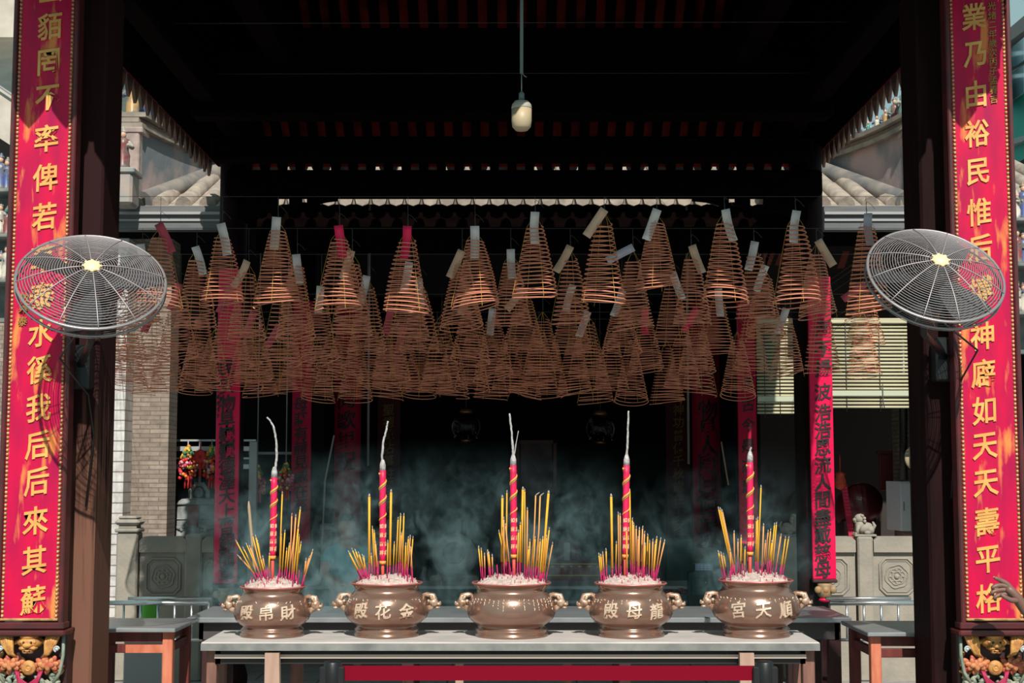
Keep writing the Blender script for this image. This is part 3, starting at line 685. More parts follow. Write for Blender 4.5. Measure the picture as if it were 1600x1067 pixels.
gb_st = MB(); gb_st.bx(c.x - .14, c.x + .14, c.y - .1, c.y + .1, 0, c.z - .08, bev=.008); tag(gb_st.build('stool', GREYMET), 'grey block stool under the green container behind the left railing', 'stool')

# ---- barrier belt and stanchions in front
BY = 5.35
def stanchion(px, lab):
    x = PX(px, BY); z = PZ(1033, BY); t = thing('stanchion', (x, BY, 0), lab, 'barrier post')
    q = MB(); q.lathe([(.027, .03), (.027, z - .09)], (x, BY, 0), 20); q.build('post', mat('black steel post', (.012, .012, .013), .3), t)
    q = MB(); q.lathe([(.030, z - .10), (.032, z - .095), (.032, z - .006), (.028, z), (0, z)], (x, BY, 0), 20)
    q.bx(x - .045, x + .045, BY - .022, BY + .022, z - .085, z - .018, bev=.004); q.build('belt_head', BLK, t)
    q = MB(); q.lathe([(.17, 0), (.17, .02), (.06, .045), (.03, .05), (0, .05)], (x, BY, 0), 28); q.build('base', BLK, t)
    return z
zz = stanchion(523, 'black retractable barrier post left in front of the censer table'); stanchion(1190, 'black retractable barrier post right in front of the censer table')
q = MB(); q.bx(PX(536, BY) , PX(1172, BY), BY - .002, BY + .002, PZ(1063, BY), PZ(1040, BY)); tag(q.build('barrier_belt', BELT), 'dark red webbing belt stretched between the two barrier posts', 'barrier belt')

# ================================================================== CENSERS, ASH, INCENSE
PROF = [(.163, 0), (.166, .004), (.166, .012), (.160, .016), (.159, .026), (.163, .030), (.162, .036), (.154, .041), (.152, .050), (.153, .054), (.172, .064), (.198, .086), (.211, .112), (.2105, .14), (.203, .170), (.190, .194), (.174, .208), (.166, .218), (.167, .232), (.180, .246), (.187, .254), (.180, .259), (.155, .252), (.13, .245), (0, .245)]
def prof_r(z):
    for (r0, z0), (r1, z1) in zip(PROF, PROF[1:]):
        if z0 <= z <= z1: return r0 + (r1 - r0) * (z - z0) / max(z1 - z0, 1e-6)
    return .2
PY = 7.50
RIMM = mat('pinkish red rim edge', (.55, .16, .14), .35, .4)
def censer(px, wbody, wrim, wbase, ybase, yrim, chars, lab, squash=1.):
    x = PX(px, PY); k = F / PY; t = thing('censer', (x, PY, TZ), lab, 'censer', 'five bronze censers on the stone table')
    H = (ybase - yrim) / k; sz = H / .262; sb = wbody / k / 2 / .211; sr = wrim / k / 2 / .187; sf = wbase / k / 2 / .166
    def rad(r, z):
        u = z / .26; s = sf + (sb - sf) * min(1, max(0, (z - .045) / .05)) if z < .12 else sb + (sr - sb) * min(1, max(0, (z - .19) / .05))
        return r * s
    q = MB(); q.lathe([(rad(r, z), z * sz) for r, z in PROF], (x, PY, TZ), 56)
    body = q.build('bowl', BRONZE, t)
    q = MB(); q.tube([(x + rad(.187, .256) * math.cos(a), PY + rad(.187, .256) * math.sin(a), TZ + .256 * sz) for a in [i * 2 * math.pi / 48 for i in range(48)]], .0042, 6, True); q.build('rim_band', RIMM, t)
    if chars:
        q = MB()
        for i, ch in enumerate(chars):
            a0 = -math.pi / 2 + (i - 1) * .56 - .0
            def fn(a, b, d, a0=a0):
                z = .135 + b; zl = z; r = rad(prof_r(max(.06, min(.2, zl))), zl) + .001 + d * .10
                an = a0 + a / rad(.21, .12); return (x + r * math.cos(an), PY + r * math.sin(an), TZ + z * sz)
            put_char(q, ch, .078, fn, bold=.012, ext=.06, sx=1.05)
        q.build('raised_lettering', BRONZEL, t)
    # small cast marks round the shoulder
    q = MB(); rr = random.Random(px)
    n = 26
    for i in range(n):
        an = -math.pi + math.pi * (i + .5) / n
        if abs(an + math.pi / 2) > 1.25: continue
        for j in range(rr.choice((2, 3, 4, 5)) if not chars else rr.choice((0, 1, 2))):
            z = .186 - j * .011 - rr.random() * .006; r = rad(prof_r(z), z)
            q.ball((x + r * math.cos(an), PY + r * math.sin(an), TZ + z * sz), (.004 + rr.random() * .006, .0026, .0022), 6, 4, rot=Matrix.Rotation(an + math.pi / 2, 3, 'Z') @ Matrix.Rotation(rr.uniform(.5, 2.4), 3, 'Y'))
    q.build('cast_marks', BRONZEL, t)
    for s in (-1, 1):                                   # lion headed handles
        q = MB(); X = lambda d: x + s * (rad(.205, .15) + d); z0 = TZ + .15 * sz
        q.tube([(X(-.02), PY, z0 - .03), (X(.02), PY - .005, z0 - .005), (X(.038), PY - .01, z0 + .02), (X(.03), PY - .01, z0 + .045), (X(-.005), PY, z0 + .05), (X(-.035), PY, z0 + .04)], [.020, .019, .017, .014, .013, .012], 10)
        q.ball((X(.03), PY - .012, z0 + .012), (.026, .024, .023), 12, 9); q.ball((X(.055), PY - .012, z0 + .004), (.016, .016, .010), 10, 7); q.ball((X(.050), PY - .012, z0 - .014), (.014, .013, .007), 10, 7)
        for e in (-1, 1):
            q.ball((X(.040), PY - .012 + e * .013, z0 + .024), .007, 8, 6); q.ball((X(.020), PY - .012 + e * .018, z0 + .036), (.008, .006, .015), 8, 6, rot=Matrix.Rotation(-s * .5, 3, 'Y'))
        for i in range(5): q.ball((X(.005 - .004 * i), PY - .03 + .012 * i, z0 + .02 - .01 * i), .009, 8, 6)
        q.ball((X(.064), PY - .012, z0 + .012), .006, 8, 6)
        q.build('lion_head_handle', BRONZED, t)
    zr = TZ + .245 * sz; ar = rad(.172, .25)
    rr = random.Random(px + 5); ph = rr.random() * 6
    q = MB(); q.lathe([(ar * .99, -.004)] + [(ar * f, .046 * (1 - f * f) ** .8 + .004 * math.sin(f * 23 + ph)) for f in (.95, .85, .72, .6, .45, .3, .15, 0.0)], (x, PY, zr + .006), 30, wob=lambda a, z: 1 + .02 * math.sin(3 * a + ph) + .015 * math.sin(7 * a)); q.build('ash_bed', ASH, t)
    q = MB()
    for i in range(150):
        f = math.sqrt(rr.random()) * .93; a = rr.random() * 6.28; bx_, by_ = x + ar * f * math.cos(a), PY + ar * f * math.sin(a); bz = zr + .004 + .042 * (1 - f * f) ** .8; h = rr.uniform(.008, .022)
        q.cur = rr.choice((0, 0, 1)); q.tube([(bx_, by_, bz), (bx_ + rr.uniform(-.003, .003), by_, bz + h)], .0022, 4)
    tag(q.build('burnt_stubs', [mat('white burnt stub', (.56, .50, .45), .9), mat('pink burnt stub', (.50, .07, .12), .8)], t), kind='stuff')
    return x, zr, ar
CE = []
specs = [(429, 118, 99, 98, 990, 913.5, '殿帛財', 'leftmost bronze censer with a raised lion head handle, packed with incense'),
         (606, 130, 109, 100, 993, 910.5, '殿花金', 'second bronze censer from the left, with three raised characters and a sun glint'),
         (799, 137, 121, 113, 994, 911.5, '', 'middle bronze censer without large characters, reddish brown belly'),
         (984, 130, 110, 103, 993, 911, '殿母龍', 'second bronze censer from the right, with three raised characters'),
         (1178, 136, 113, 104, 991, 904.5, '宮天順', 'rightmost bronze censer, taller and wider bellied than the rest')]
WHICH = ['leftmost', 'second', 'middle', 'fourth', 'rightmost']
for s_ in specs: CE.append(censer(*s_))

def stick(ci, bpx, tpx, tpy, thick=False, col=None, dy=None, bend=0.):
    x, zr, ar = CE[ci]; rr = rnd
    y = PY + (dy if dy is not None else rr.uniform(-.09, .10)); b = P(bpx, 905, y); f2 = min(1, ((b.x - x) ** 2 + (y - PY) ** 2) / ar ** 2)
    if f2 > .85: y = PY + (y - PY) * .3; b = P(bpx, 905, y)
    b.z = zr + .004 + .04 * max(0, 1 - f2); tp = P(tpx, tpy, y + rr.uniform(-.02, .02)); L = (tp - b).length; d = (tp - b).normalized()
    r = .0062 if thick else rr.uniform(.0030, .0038)
    lean = tp.x - b.x
    kind = 'thick golden yellow joss stick standing upright' if thick else ('thin incense stick with yellow paste' if abs(lean) < .03 else ('thin incense stick leaning to the left' if lean < 0 else 'thin incense stick leaning to the right'))
    lab = f'{kind} in the {WHICH[ci]} bronze censer'
    red = min(L * .5, rr.uniform(.05, .085))
    q = MB(); m1 = b + d * red; mid = m1 + (tp - m1) * .5 + Vector((bend, 0, 0))
    q.tube([m1, mid, tp], r, 6); o = q.build('incense_stick', col or YEL)
    o.data.transform(Matrix.Translation(-b)); o.location = b; WORLD[o.name] = Matrix.Translation(b)
    tag(o, lab, 'incense stick', f'incense sticks in the {WHICH[ci]} censer')
    q = MB(); q.tube([b - d * .01, m1 + d * .002], r * (.85 if not thick else .6), 6); q.build('stick_base', MAG, o)
    q = MB(); q.tube([tp, tp + d * .008 + Vector((bend * 2, 0, 0)), tp + d * .016 + Vector((bend * 5 + rr.uniform(-.002, .002), 0, .0))], [r, r * .85, r * .3], 6); q.build('ash_tip', ASHT, o)
    return o
def stub(ci, bpx):
    x, zr, ar = CE[ci]; rr = rnd; y = PY + rr.uniform(-.1, .1); b = P(bpx, 905, y); f2 = ((b.x - x) ** 2 + (y - PY) ** 2) / ar ** 2
    if f2 > .85: y = PY + (y - PY) * .2; f2 = min(1, ((P(bpx, 905, y).x - x) ** 2 + (y - PY) ** 2) / ar ** 2)
    b = P(bpx, 905, y); b.z = zr + .002 + .04 * max(0, 1 - f2); h = rr.uniform(.03, .085)
    q = MB(); q.tube([(0, 0, -.008), (rr.uniform(-.008, .008), 0, h)], .0027, 6); o = q.build('incense_stub', MAG); o.location = b
    tag(o, f'short magenta stump of a burnt incense stick in the {WHICH[ci]} bronze censer', 'incense stub', f'burnt stumps in the {WHICH[ci]} censer')
T = True
ST = {0: [(404, 370, 847), (408, 374, 870), (408, 381, 858), (410, 386, 852), (411, 391, 856), (412, 395, 838), (414, 400, 840), (413, 403, 848), (416, 408, 874), (417, 411, 872), (436, 441, 772, 2), (440, 445, 832), (437, 440, 838), (452, 456, 806), (455, 462, 808), (456, 469, 796), (460, 470, 850), (450, 460, 834), (447, 452, 852), (457, 466, 826), (462, 467, 838), (471, 488, 862), (473, 478, 876), (470, 483, 872), (444, 448, 860), (420, 421, 868)],
      1: [(577, 577, 776, T), (609, 611, 769, T), (600, 599, 772, T), (568, 546, 864), (570, 551, 860), (572, 556, 862), (574, 561, 866), (566, 549, 872), (576, 567, 870), (586, 582, 826), (588, 585, 832), (591, 587, 850), (622, 626, 806), (628, 631, 806), (618, 622, 812), (630, 629, 833), (634, 638, 842), (636, 641, 840), (640, 645, 842), (625, 627, 836), (614, 616, 850), (632, 634, 852), (605, 606, 848), (570, 569, 872), (582, 580, 868), (645, 642, 858)],
      2: [(784, 785, 778, T), (791, 792, 770), (814, 817, 765, T), (820, 820, 768), (823, 824, 797), (829, 837, 774, 3), (836, 844, 775, 3), (846, 857, 771, T), (849, 858, 828), (852, 863, 851), (753, 748, 857), (755, 752, 860), (758, 757, 868), (765, 762, 863), (767, 764, 866), (770, 769, 870), (794, 780, 832), (796, 786, 828), (798, 790, 822), (812, 813, 820), (826, 828, 846), (832, 836, 842), (840, 844, 846), (843, 848, 842), (838, 840, 856), (848, 854, 840), (830, 832, 866), (822, 826, 858), (788, 787, 812), (808, 810, 832), (835, 841, 850)],
      3: [(957, 955, 776, T), (986, 984, 768), (967, 966, 804), (970, 969, 806), (988, 988, 813), (991, 990, 820), (994, 994, 826), (998, 999, 828), (1001, 1004, 826), (1004, 1007, 834), (1010, 1012, 838), (1006, 1008, 852), (996, 997, 842), (940, 936, 868), (942, 939, 870), (945, 942, 866), (948, 947, 861), (1018, 1020, 846), (1021, 1026, 842), (1023, 1032, 844), (1024, 1038, 847), (1020, 1024, 850), (975, 973, 838), (980, 979, 830), (1014, 1015, 848), (1002, 1003, 856), (962, 963, 850)],
      4: [(1146, 1123, 796), (1148, 1126, 797), (1150, 1129, 800), (1131, 1123, 864), (1134, 1127, 866), (1137, 1131, 868), (1148, 1147, 833), (1153, 1153, 846), (1157, 1158, 840), (1160, 1160, 852), (1163, 1164, 858), (1184, 1189, 762, 2), (1181, 1182, 814), (1184, 1184, 812), (1190, 1193, 822), (1195, 1200, 832), (1198, 1204, 830), (1203, 1210, 821), (1206, 1213, 820), (1210, 1220, 838), (1222, 1232, 842), (1219, 1227, 842), (1217, 1226, 852), (1200, 1206, 848), (1193, 1196, 848), (1168, 1168, 856), (1142, 1141, 862)]}
for ci, L in ST.items():
    for s_ in L:
        f = s_[3] if len(s_) > 3 else 0
        o = stick(ci, s_[0], s_[1], s_[2], f is True, ORG if (f == 3 or (rnd.random() < .28 and f is not True)) else None, bend=.004 if f == 3 else 0.)
    for i in range(9): stub(ci, specs[ci][0] + rnd.uniform(-.40, .40) * specs[ci][2])

def dragon(ci, bpx, rb, rt, tpx, ashpts, lab, txt='如意吉祥'):
    x, zr, ar = CE[ci]; y = PY - .02; b = P(bpx, 905, y); b.z = zr + .042; p0, p1 = P(bpx, rb, y), P(tpx, rt, y); d = (p1 - p0).normalized(); L = (p1 - p0).length
    t = thing('tall_joss_stick', b, lab, 'joss stick', 'tall pink dragon joss sticks')
    q = MB(); q.tube([b - d * .02, p0 + d * .01], .0085, 8); q.build('bamboo_core', mat('orange red bamboo core', (.62, .07, .05), .7), t)
    r = .0165; q = MB(); q.tube([p0 + d * L * i / 12 for i in range(13)], [r * .7] + [r] * 12, 14); q.build('paper_sleeve', mat('hot pink paper sleeve', (.75, .006, .09), .5, 0, (.55, .006, .06), 30), t)
    q = MB(); up = d; s1 = Vector((1, 0, 0)); s2 = d.cross(s1)      # spiral dragon bands near the top
    for (f0, f1, mm, tw, off, wr) in ((.60, .97, 0, 2.2, 0, .0055), (.60, .97, 1, 2.2, .9, .003), (.46, .57, 0, .8, 1.2, .004)):
        pts = []
        for i in range(26):
            f = f0 + (f1 - f0) * i / 25; a = off + tw * 2 * math.pi * (i / 25) + 2
            pts.append(p0 + d * L * f + (s1 * math.cos(a) + s2 * math.sin(a)) * r)
        q.cur = mm; q.tube(pts, wr, 5)
    q.build('dragon_band', [mat('orange gold paint', (.80, .32, .06), .5), mat('olive gold paint', (.30, .26, .08), .5)], t)
    q = MB()
    for i, ch in enumerate(txt):
        c = p0 + d * L * (.40 - .095 * i)
        for a0 in (-math.pi / 2 - .35, -math.pi / 2 + 1.2):
            put_char(q, ch, .024, lambda a, b2, dd, c=c, a0=a0: (c.x + (r + .0008 + dd * .02) * math.cos(a0 + a / r), c.y + (r + .0008 + dd * .02) * math.sin(a0 + a / r), c.z + b2), bold=.015)
    q.build('lettering', mat('pale gold print', (.80, .55, .30), .5), t)
    q = MB(); q.tube([p0 - d * .004, p0 + d * .012], r * 1.02, 12); q.build('gold_collar', mat('orange gold paint', (0, 0, 0)), t)
    q = MB(); q.tube([p1, p1 + d * .03, p1 + d * .055], [r * 1.0, r * .92, r * .45], 12); q.build('ash_cap', mat('white grey ash', (.52, .50, .49), .95, 0, (.3, .29, .28), 70, bump=.6, bscale=200), t)
    for br in ashpts:
        pts = [P(px, py, y) for px, py in br]; sm = []
        for i in range(len(pts) - 1):
            for j in range(6):
                p = pts[i].lerp(pts[i + 1], j / 6); sm.append(p + Vector((rnd.uniform(-.0012, .0012), rnd.uniform(-.0012, .0012), 0)))
        sm.append(pts[-1]); n = len(sm)
        q = MB(); q.tube(sm, [.0068 * (1 - .35 * i / n) * (.45 if len(br) == 2 else 1) + rnd.uniform(-.0008, .0008) for i in range(n)], 7); q.build('curled_ash', mat('white grey ash', (0, 0, 0)), t)
dragon(0, 426, 872, 746, 428.5, [[(430, 738), (432, 715), (432, 690), (428, 668), (422, 657), (417, 652)]], 'tall pink joss stick with long curled ash in the leftmost bronze censer')
dragon(1, 598, 880, 735, 598, [[(597, 728), (597, 712), (599, 690), (604, 670), (606, 658)]], 'tall pink joss stick with ash leaning right in the second bronze censer')
dragon(2, 803, 870, 727, 802, [[(802, 716), (801, 700), (799, 670), (796, 646)], [(803, 714), (810, 673)]], 'tall pink joss stick with forked ash in the middle bronze censer')
dragon(3, 977, 870, 727, 979, [[(979, 718), (980, 700), (981, 670), (982, 642)]], 'tall pink joss stick with straight upright ash in the fourth bronze censer')
dragon(4, 1172, 866, 722, 1172, [[(1172, 708), (1172, 703), (1174, 699)]], 'tall pink joss stick without long ash in the rightmost bronze censer')
# a thick half burnt grey stick behind the leftmost censer
q = MB(); a, b = P(397, 880, 7.56), P(389, 792, 7.56); x, zr, ar = CE[0]; q.tube([(P(400, 905, 7.56).x, 7.56, zr + .01), a, b, b + Vector((-.002, 0, .03))], [.004, .0085, .008, .003], 8)
tag(q.build('joss_stick', mat('dull tan joss paste', (.32, .24, .15), .8)), 'dull tan half burnt joss stick leaning left in the leftmost censer', 'joss stick')

# ================================================================== INCENSE COILS
def spiral_mesh(turns, seed, r0=.044, r1=.132, H=.45, rope=.0034):
    rr = random.Random(seed); n = int(turns * 26); pts = []; tilt = [rr.uniform(-.09, .09) for _ in range(int(turns) + 3)]; tdir = [rr.uniform(0, 6.28) for _ in range(int(turns) + 3)]
    wx = rr.uniform(-.014, .014)
    for i in range(n + 1):
        u = i / n; k = u * turns; j = int(k); f = k - j; a = 2 * math.pi * k + seed
        r = r0 + (r1 - r0) * u ** .92
        tl = tilt[j] * (1 - f) + tilt[j + 1] * f; td = tdir[j]
        z = -H * u - .0 + r * (tl * .5 + .14 * u * math.sin(seed)) * math.cos(a - td * .2 - seed) + r * .13 * u ** 6 * math.cos(a + seed * 2)
        pts.append((r * math.cos(a) + wx * math.sin(u * 3), r * math.sin(a) * .97, z))
    return pts
VAR = []
for i in range(12):
    turns = (18, 20, 17, 19, 21, 16)[i % 6]
    pts = spiral_mesh(turns, i + 1); q = MB(); q.tube(pts, .0037 if i < 6 else .0029, 5)
    o = q.build('coil_rope', COIL)
    q = MB(); nturn = int(turns)
    for k in range(4):
        a = k * math.pi / 2 + .4 + i; st = [Vector((0, 0, .07))]
        for j in range(nturn + 1):
            u = j / nturn; r = .044 + (.132 - .044) * u ** .92; st.append(Vector((r * math.cos(a) * 1.02, r * math.sin(a), -.45 * u)))
        q.tube(st, .0010, 4, caps=False)
    s = q.build('strings', STR); VAR.append((o.data, s.data))
    bpy.data.objects.remove(o); bpy.data.objects.remove(s)
def tag_mesh(name, m):
    q = MB(); n = 6; vs = []
    for s in (0, 1):
        for i in range(n + 1):
            u = i / n; yb = .022 * math.sin(u * 3) + s * .0006
            for sx in (-1, 1): vs.append((sx * .025, yb, -.182 * u))
    N = 2 * (n + 1); fs = []
    for i in range(n): fs += [(2 * i, 2 * i + 1, 2 * i + 3, 2 * i + 2), (N + 2 * i + 1, N + 2 * i, N + 2 * i + 2, N + 2 * i + 3), (2 * i, 2 * i + 2, N + 2 * i + 2, N + 2 * i), (2 * i + 1, N + 2 * i + 1, N + 2 * i + 3, 2 * i + 3)]
    fs += [(0, N, N + 1, 1), (2 * n, 2 * n + 1, N + 2 * n + 1, N + 2 * n)]
    q.add(vs, fs, True); o = q.build(name, m); d = o.data; bpy.data.objects.remove(o); return d
TAGM = {k: tag_mesh('paper_tag', m) for k, m in (('white', PAPW), ('tan', PAPT), ('pink', PAPP), ('rose', PAPR), ('lilac', PAPL))}
q = MB(); q.tube([(0, 0, .065), (.004, 0, .09), (0, 0, .13), (.006, 0, .15)], .0013, 4); q.tube([(.006, 0, .15), (.03, 0, .13), (.05, 0, .105)], .0011, 4); o = q.build('hook_wire', THREAD); HOOK = o.data; bpy.data.objects.remove(o)
q = MB(); q.tube([(0, 0, 0), (0, 0, 1)], .0012, 4); o = q.build('hanging_thread', THREAD); HANG = o.data; bpy.data.objects.remove(o)
WIREZ = {}
def coil(px, ytop, ybot, W, Y, tagc, tilt, lab, group, i):
    pb = P(px, ytop, Y); k = F / Y; sxy = W / k / .268; H = (ybot - ytop) / k; sz = H / .47
    t = thing('incense_coil', (pb.x, Y, pb.z), lab, 'incense coil', group, rz=rnd.uniform(0, 6.28))
    rp, st = VAR[i % 6 + (6 if Y > 9.2 else 0)]
    for nm, d in (('coil_rope', rp), ('strings', st)):
        o = bpy.data.objects.new(nm, d); C.objects.link(o); o.parent = t; o.scale = (sxy, sxy, sz)
    zt = pb.z; wz = WIREZ[Y]
    o = bpy.data.objects.new('hook_wire', HOOK); C.objects.link(o); o.parent = t; o.rotation_euler = (0, 0, -t.rotation_euler.z)
    o = bpy.data.objects.new('hanging_thread', HANG); C.objects.link(o); o.parent = t; o.location = (0, 0, .06); o.scale = (1, 1, wz - zt - .06)
    if tagc:
        o = bpy.data.objects.new('paper_tag', TAGM[tagc]); C.objects.link(o); o.parent = t; o.location = (0, 0, .075)
        o.rotation_euler = (Matrix.Rotation(-t.rotation_euler.z, 3, 'Z') @ Matrix.Rotation(R(tilt), 3, 'Y') @ Matrix.Rotation(rnd.uniform(-.3, .3), 3, 'Z') @ Matrix.Translation((0, 0, 0)).to_3x3()).to_euler()
        off = Vector((0, -.045, 0)); off = Matrix.Rotation(-t.rotation_euler.z, 3, 'Z') @ off; o.location = Vector(o.location) + off
    return t
ROWS = [
 ('front', 8.0, [(250, 372, 492, 76, 'rose', -25), (347, 372, 484, 70, 'white', -12), (434, 362, 486, 76, 'white', 4), (530, 375, 496, 76, 'pink', -8), (637, 376, 500, 76, 'pink', 6), (742, 376, 492, 78, 'white', 0), (836, 354, 478, 78, 'white', 0), (944, 350, 486, 74, 'tan', 34), (1026, 350, 462, 72, 'white', 20), (1132, 350, 486, 78, 'white', -14), (1243, 352, 488, 76, 'white', 6), (1354, 356, 504, 76, 'lilac', -4)]),
 ('second', 8.8, [(222, 402, 520, 66, 'white', -6), (307, 406, 524, 68, 'white', -16), (388, 428, 540, 62, 'tan', 28), (464, 418, 540, 64, 'white', -8), (550, 412, 535, 68, 'tan', 16), (640, 430, 540, 68, 'white', 10), (722, 412, 522, 70, 'tan', 24), (798, 410, 520, 66, 'white', -3), (891, 405, 517, 64, 'tan', 30), (989, 407, 525, 68, 'lilac', 62), (1080, 404, 517, 62, 'tan', -20), (1178, 398, 508, 64, 'white', 14), (1276, 396, 505, 62, 'tan', -30)]),
 ('third', 9.4, [(200, 455, 575, 66, 'rose', 30), (282, 462, 570, 64, 'rose', 20), (362, 468, 575, 64, 'rose', 24), (440, 460, 580, 66, None, 0), (502, 466, 575, 62, 'white', 4), (574, 450, 562, 66, 'white', 12), (655, 455, 560, 66, 'white', -6), (735, 470, 575, 66, 'tan', 20), (820, 470, 558, 72, 'tan', 40), (895, 464, 562, 70, 'white', 14), (972, 472, 560, 64, 'white', 20), (1050, 446, 548, 64, 'white', -20), (1121, 470, 562, 66, 'white', -4), (1195, 434, 538, 64, 'white', 20), (1284, 470, 594, 60, None, 0), (1350, 462, 548, 66, 'rose', 55)]),
 ('fourth', 9.8, [(178, 495, 590, 62, None, 0), (242, 498, 600, 64, 'rose', 20), (316, 500, 605, 64, None, 0), (398, 505, 600, 62, 'rose', 20), (472, 500, 600, 62, None, 0), (540, 505, 598, 60, None, 0), (612, 500, 602, 62, 'rose', 10), (690, 505, 605, 62, None, 0), (770, 500, 600, 64, 'white', 6), (848, 500, 592, 64, None, 0), (918, 505, 598, 62, 'white', 20), (1008, 500, 590, 60, 'pink', 0), (1088, 500, 590, 62, 'pink', 30), (1172, 495, 590, 60, None, 0), (1227, 500, 597, 56, 'white', 20), (1348, 500, 596, 58, None, 0)]),
 ('fifth', 10.1, [(205, 522, 615, 58, None, 0), (262, 525, 620, 58, None, 0), (335, 528, 620, 58, None, 0), (385, 522, 615, 58, None, 0), (438, 525, 618, 58, 'rose', 30), (520, 528, 622, 58, None, 0), (582, 522, 615, 58, None, 0), (632, 525, 618, 58, 'rose', 15), (683, 528, 620, 58, None, 0), (738, 525, 618, 58, None, 0), (797, 528, 622, 58, None, 0), (842, 522, 615, 58, None, 0), (898, 528, 625, 58, None, 0), (955, 525, 618, 58, None, 0), (1065, 528, 615, 60, None, 0)]),
 ('rear', 10.4, [(236, 532, 624, 56, None, 0), (306, 535, 622, 56, None, 0), (408, 540, 627, 56, None, 0), (455, 535, 622, 54, None, 0), (498, 540, 634, 56, None, 0), (556, 540, 634, 56, None, 0), (605, 538, 631, 54, None, 0), (655, 536, 628, 56, None, 0), (707, 536, 628, 56, None, 0), (768, 538, 631, 58, None, 0), (820, 536, 628, 54, None, 0), (862, 534, 628, 54, None, 0), (930, 545, 638, 58, None, 0), (986, 543, 636, 56, None, 0), (1042, 545, 638, 58, None, 0), (1092, 532, 625, 56, None, 0), (1152, 532, 628, 58, None, 0)])]
ORD = ['first', 'second', 'third', 'fourth', 'fifth', 'sixth', 'seventh', 'eighth', 'ninth', 'tenth', 'eleventh', 'twelfth', 'thirteenth', 'fourteenth', 'fifteenth', 'sixteenth', 'seventeenth', 'eighteenth']
TN = {'white': 'a white paper tag', 'tan': 'a tan paper tag', 'pink': 'a bright pink tag', 'rose': 'a rose coloured tag', 'lilac': 'a lilac grey tag', None: 'no tag'}
for ri, (rn, Y, L) in enumerate(ROWS):
    zw = max(P(a[0], a[1], Y).z for a in L) + .155; WIREZ[Y] = zw
    q = MB(); q.tube([(-3.3, 12.07, min(zw, 3.4)), (-2.78, Y, zw), (2.45, Y, zw), (2.55, 12.0, min(zw, 3.7))], .0015, 5)
    tag(q.build('hanging_wire', THREAD), f'thin dark wire carrying the {rn} row of incense coils', 'wire', 'wires carrying the incense coils')
    for i, (px, yt, yb, W, tc, tl) in enumerate(L):
        near = '' 
        coil(px, yt, yb - 4, W, Y, tc, tl, f'incense coil with {TN[tc]}, {ORD[i]} from the left in the {rn} row', f'incense coils in the {rn} row', i * 2 + ri)
for (ya, yb, Y) in ((37, 34, 8.4), (116, 114, 9.6)):
    q = MB(); q.tube([P(150, ya, Y), P(800, ya - 1.5, Y), P(1450, yb, Y)], .0018, 5); tag(q.build('ceiling_wire', THREAD), f"bare thin wire strung {'high across the front of' if Y < 9 else 'lower across'} the dark roof space", 'wire')

# ---- hanging bulb
Yb = 7.1; c = P(815, 180, Yb); t = thing('hanging_bulb', (c.x, Yb, P(815, 205, Yb).z), 'cream led bulb hanging from a thin metal rod under the dark roof', 'lamp')
zb, zt = P(815, 205, Yb).z, P(815, 157, Yb).z; k = (zt - zb)
q = MB(); q.lathe([(0, 0), (.030, .004), (.046, .022), (.05, .05), (.05, k * .72)], (c.x, Yb, zb), 28); q.build('diffuser', mat('pale yellow diffuser', (.42, .33, .20), .5), t)
q = MB(); q.lathe([(.05, k * .72), (.051, k * .76), (.048, k * .86), (.035, k * .97), (.018, k), (0, k)], (c.x, Yb, zb), 28, wob=None); q.build('heat_sink', mat('white ribbed plastic', (.36, .34, .28), .6), t)
q = MB(); q.lathe([(.014, k), (.014, k + .035), (.006, k + .045), (0, k + .05)], (c.x, Yb, zb), 14); q.build('socket', mat('grey socket', (.12, .16, .16), .5), t)
zr_ = P(815, 112, Yb).z
q = MB(); q.tube([(c.x, Yb, zb + k + .04), (c.x, Yb, zr_)], .0025, 6); q.tube([(c.x, Yb, zr_), (c.x + .012, Yb, zr_ - .02), (c.x + .025, Yb, zr_ - .028)], .002, 5); q.build('cord', GREYMET, t)
q = MB(); q.tube([(c.x, Yb, zr_ - .01), (c.x + .002, Yb, 4.45)], .0085, 8); q.build('rod', mat('grey green rod', (.12, .17, .16), .5), t)

# ================================================================== STONE BALUSTRADES
BYY = 11.5
def stone_post(px, wpx, ytop, lab, cap=True):
    x = PX(px, BYY); wd = wpx / F * BYY; zt = PZ(ytop, BYY); t = thing('stone_post', (x, BYY, .34), lab, 'balustrade post', 'posts of the stone balustrades')
    q = MB(); q.bx(x - wd / 2, x + wd / 2, BYY - .08, BYY + .08, .0, zt, bev=.012); q.build('shaft', STONE, t)
    if cap:
        q = MB(); q.bx(x - wd * .56, x + wd * .56, BYY - .1, BYY + .1, zt, zt + .03, bev=.008); q.bx(x - wd * .42, x + wd * .42, BYY - .07, BYY + .07, zt + .03, zt + .055, bev=.004)
        q.bx(x - wd * .58, x + wd * .58, BYY - .1, BYY + .1, zt + .055, zt + .10, bev=.02); q.bx(x - wd * .44, x + wd * .44, BYY - .08, BYY + .08, zt + .10, zt + .125, bev=.014); q.build('cap', STONE, t)
    return x, zt
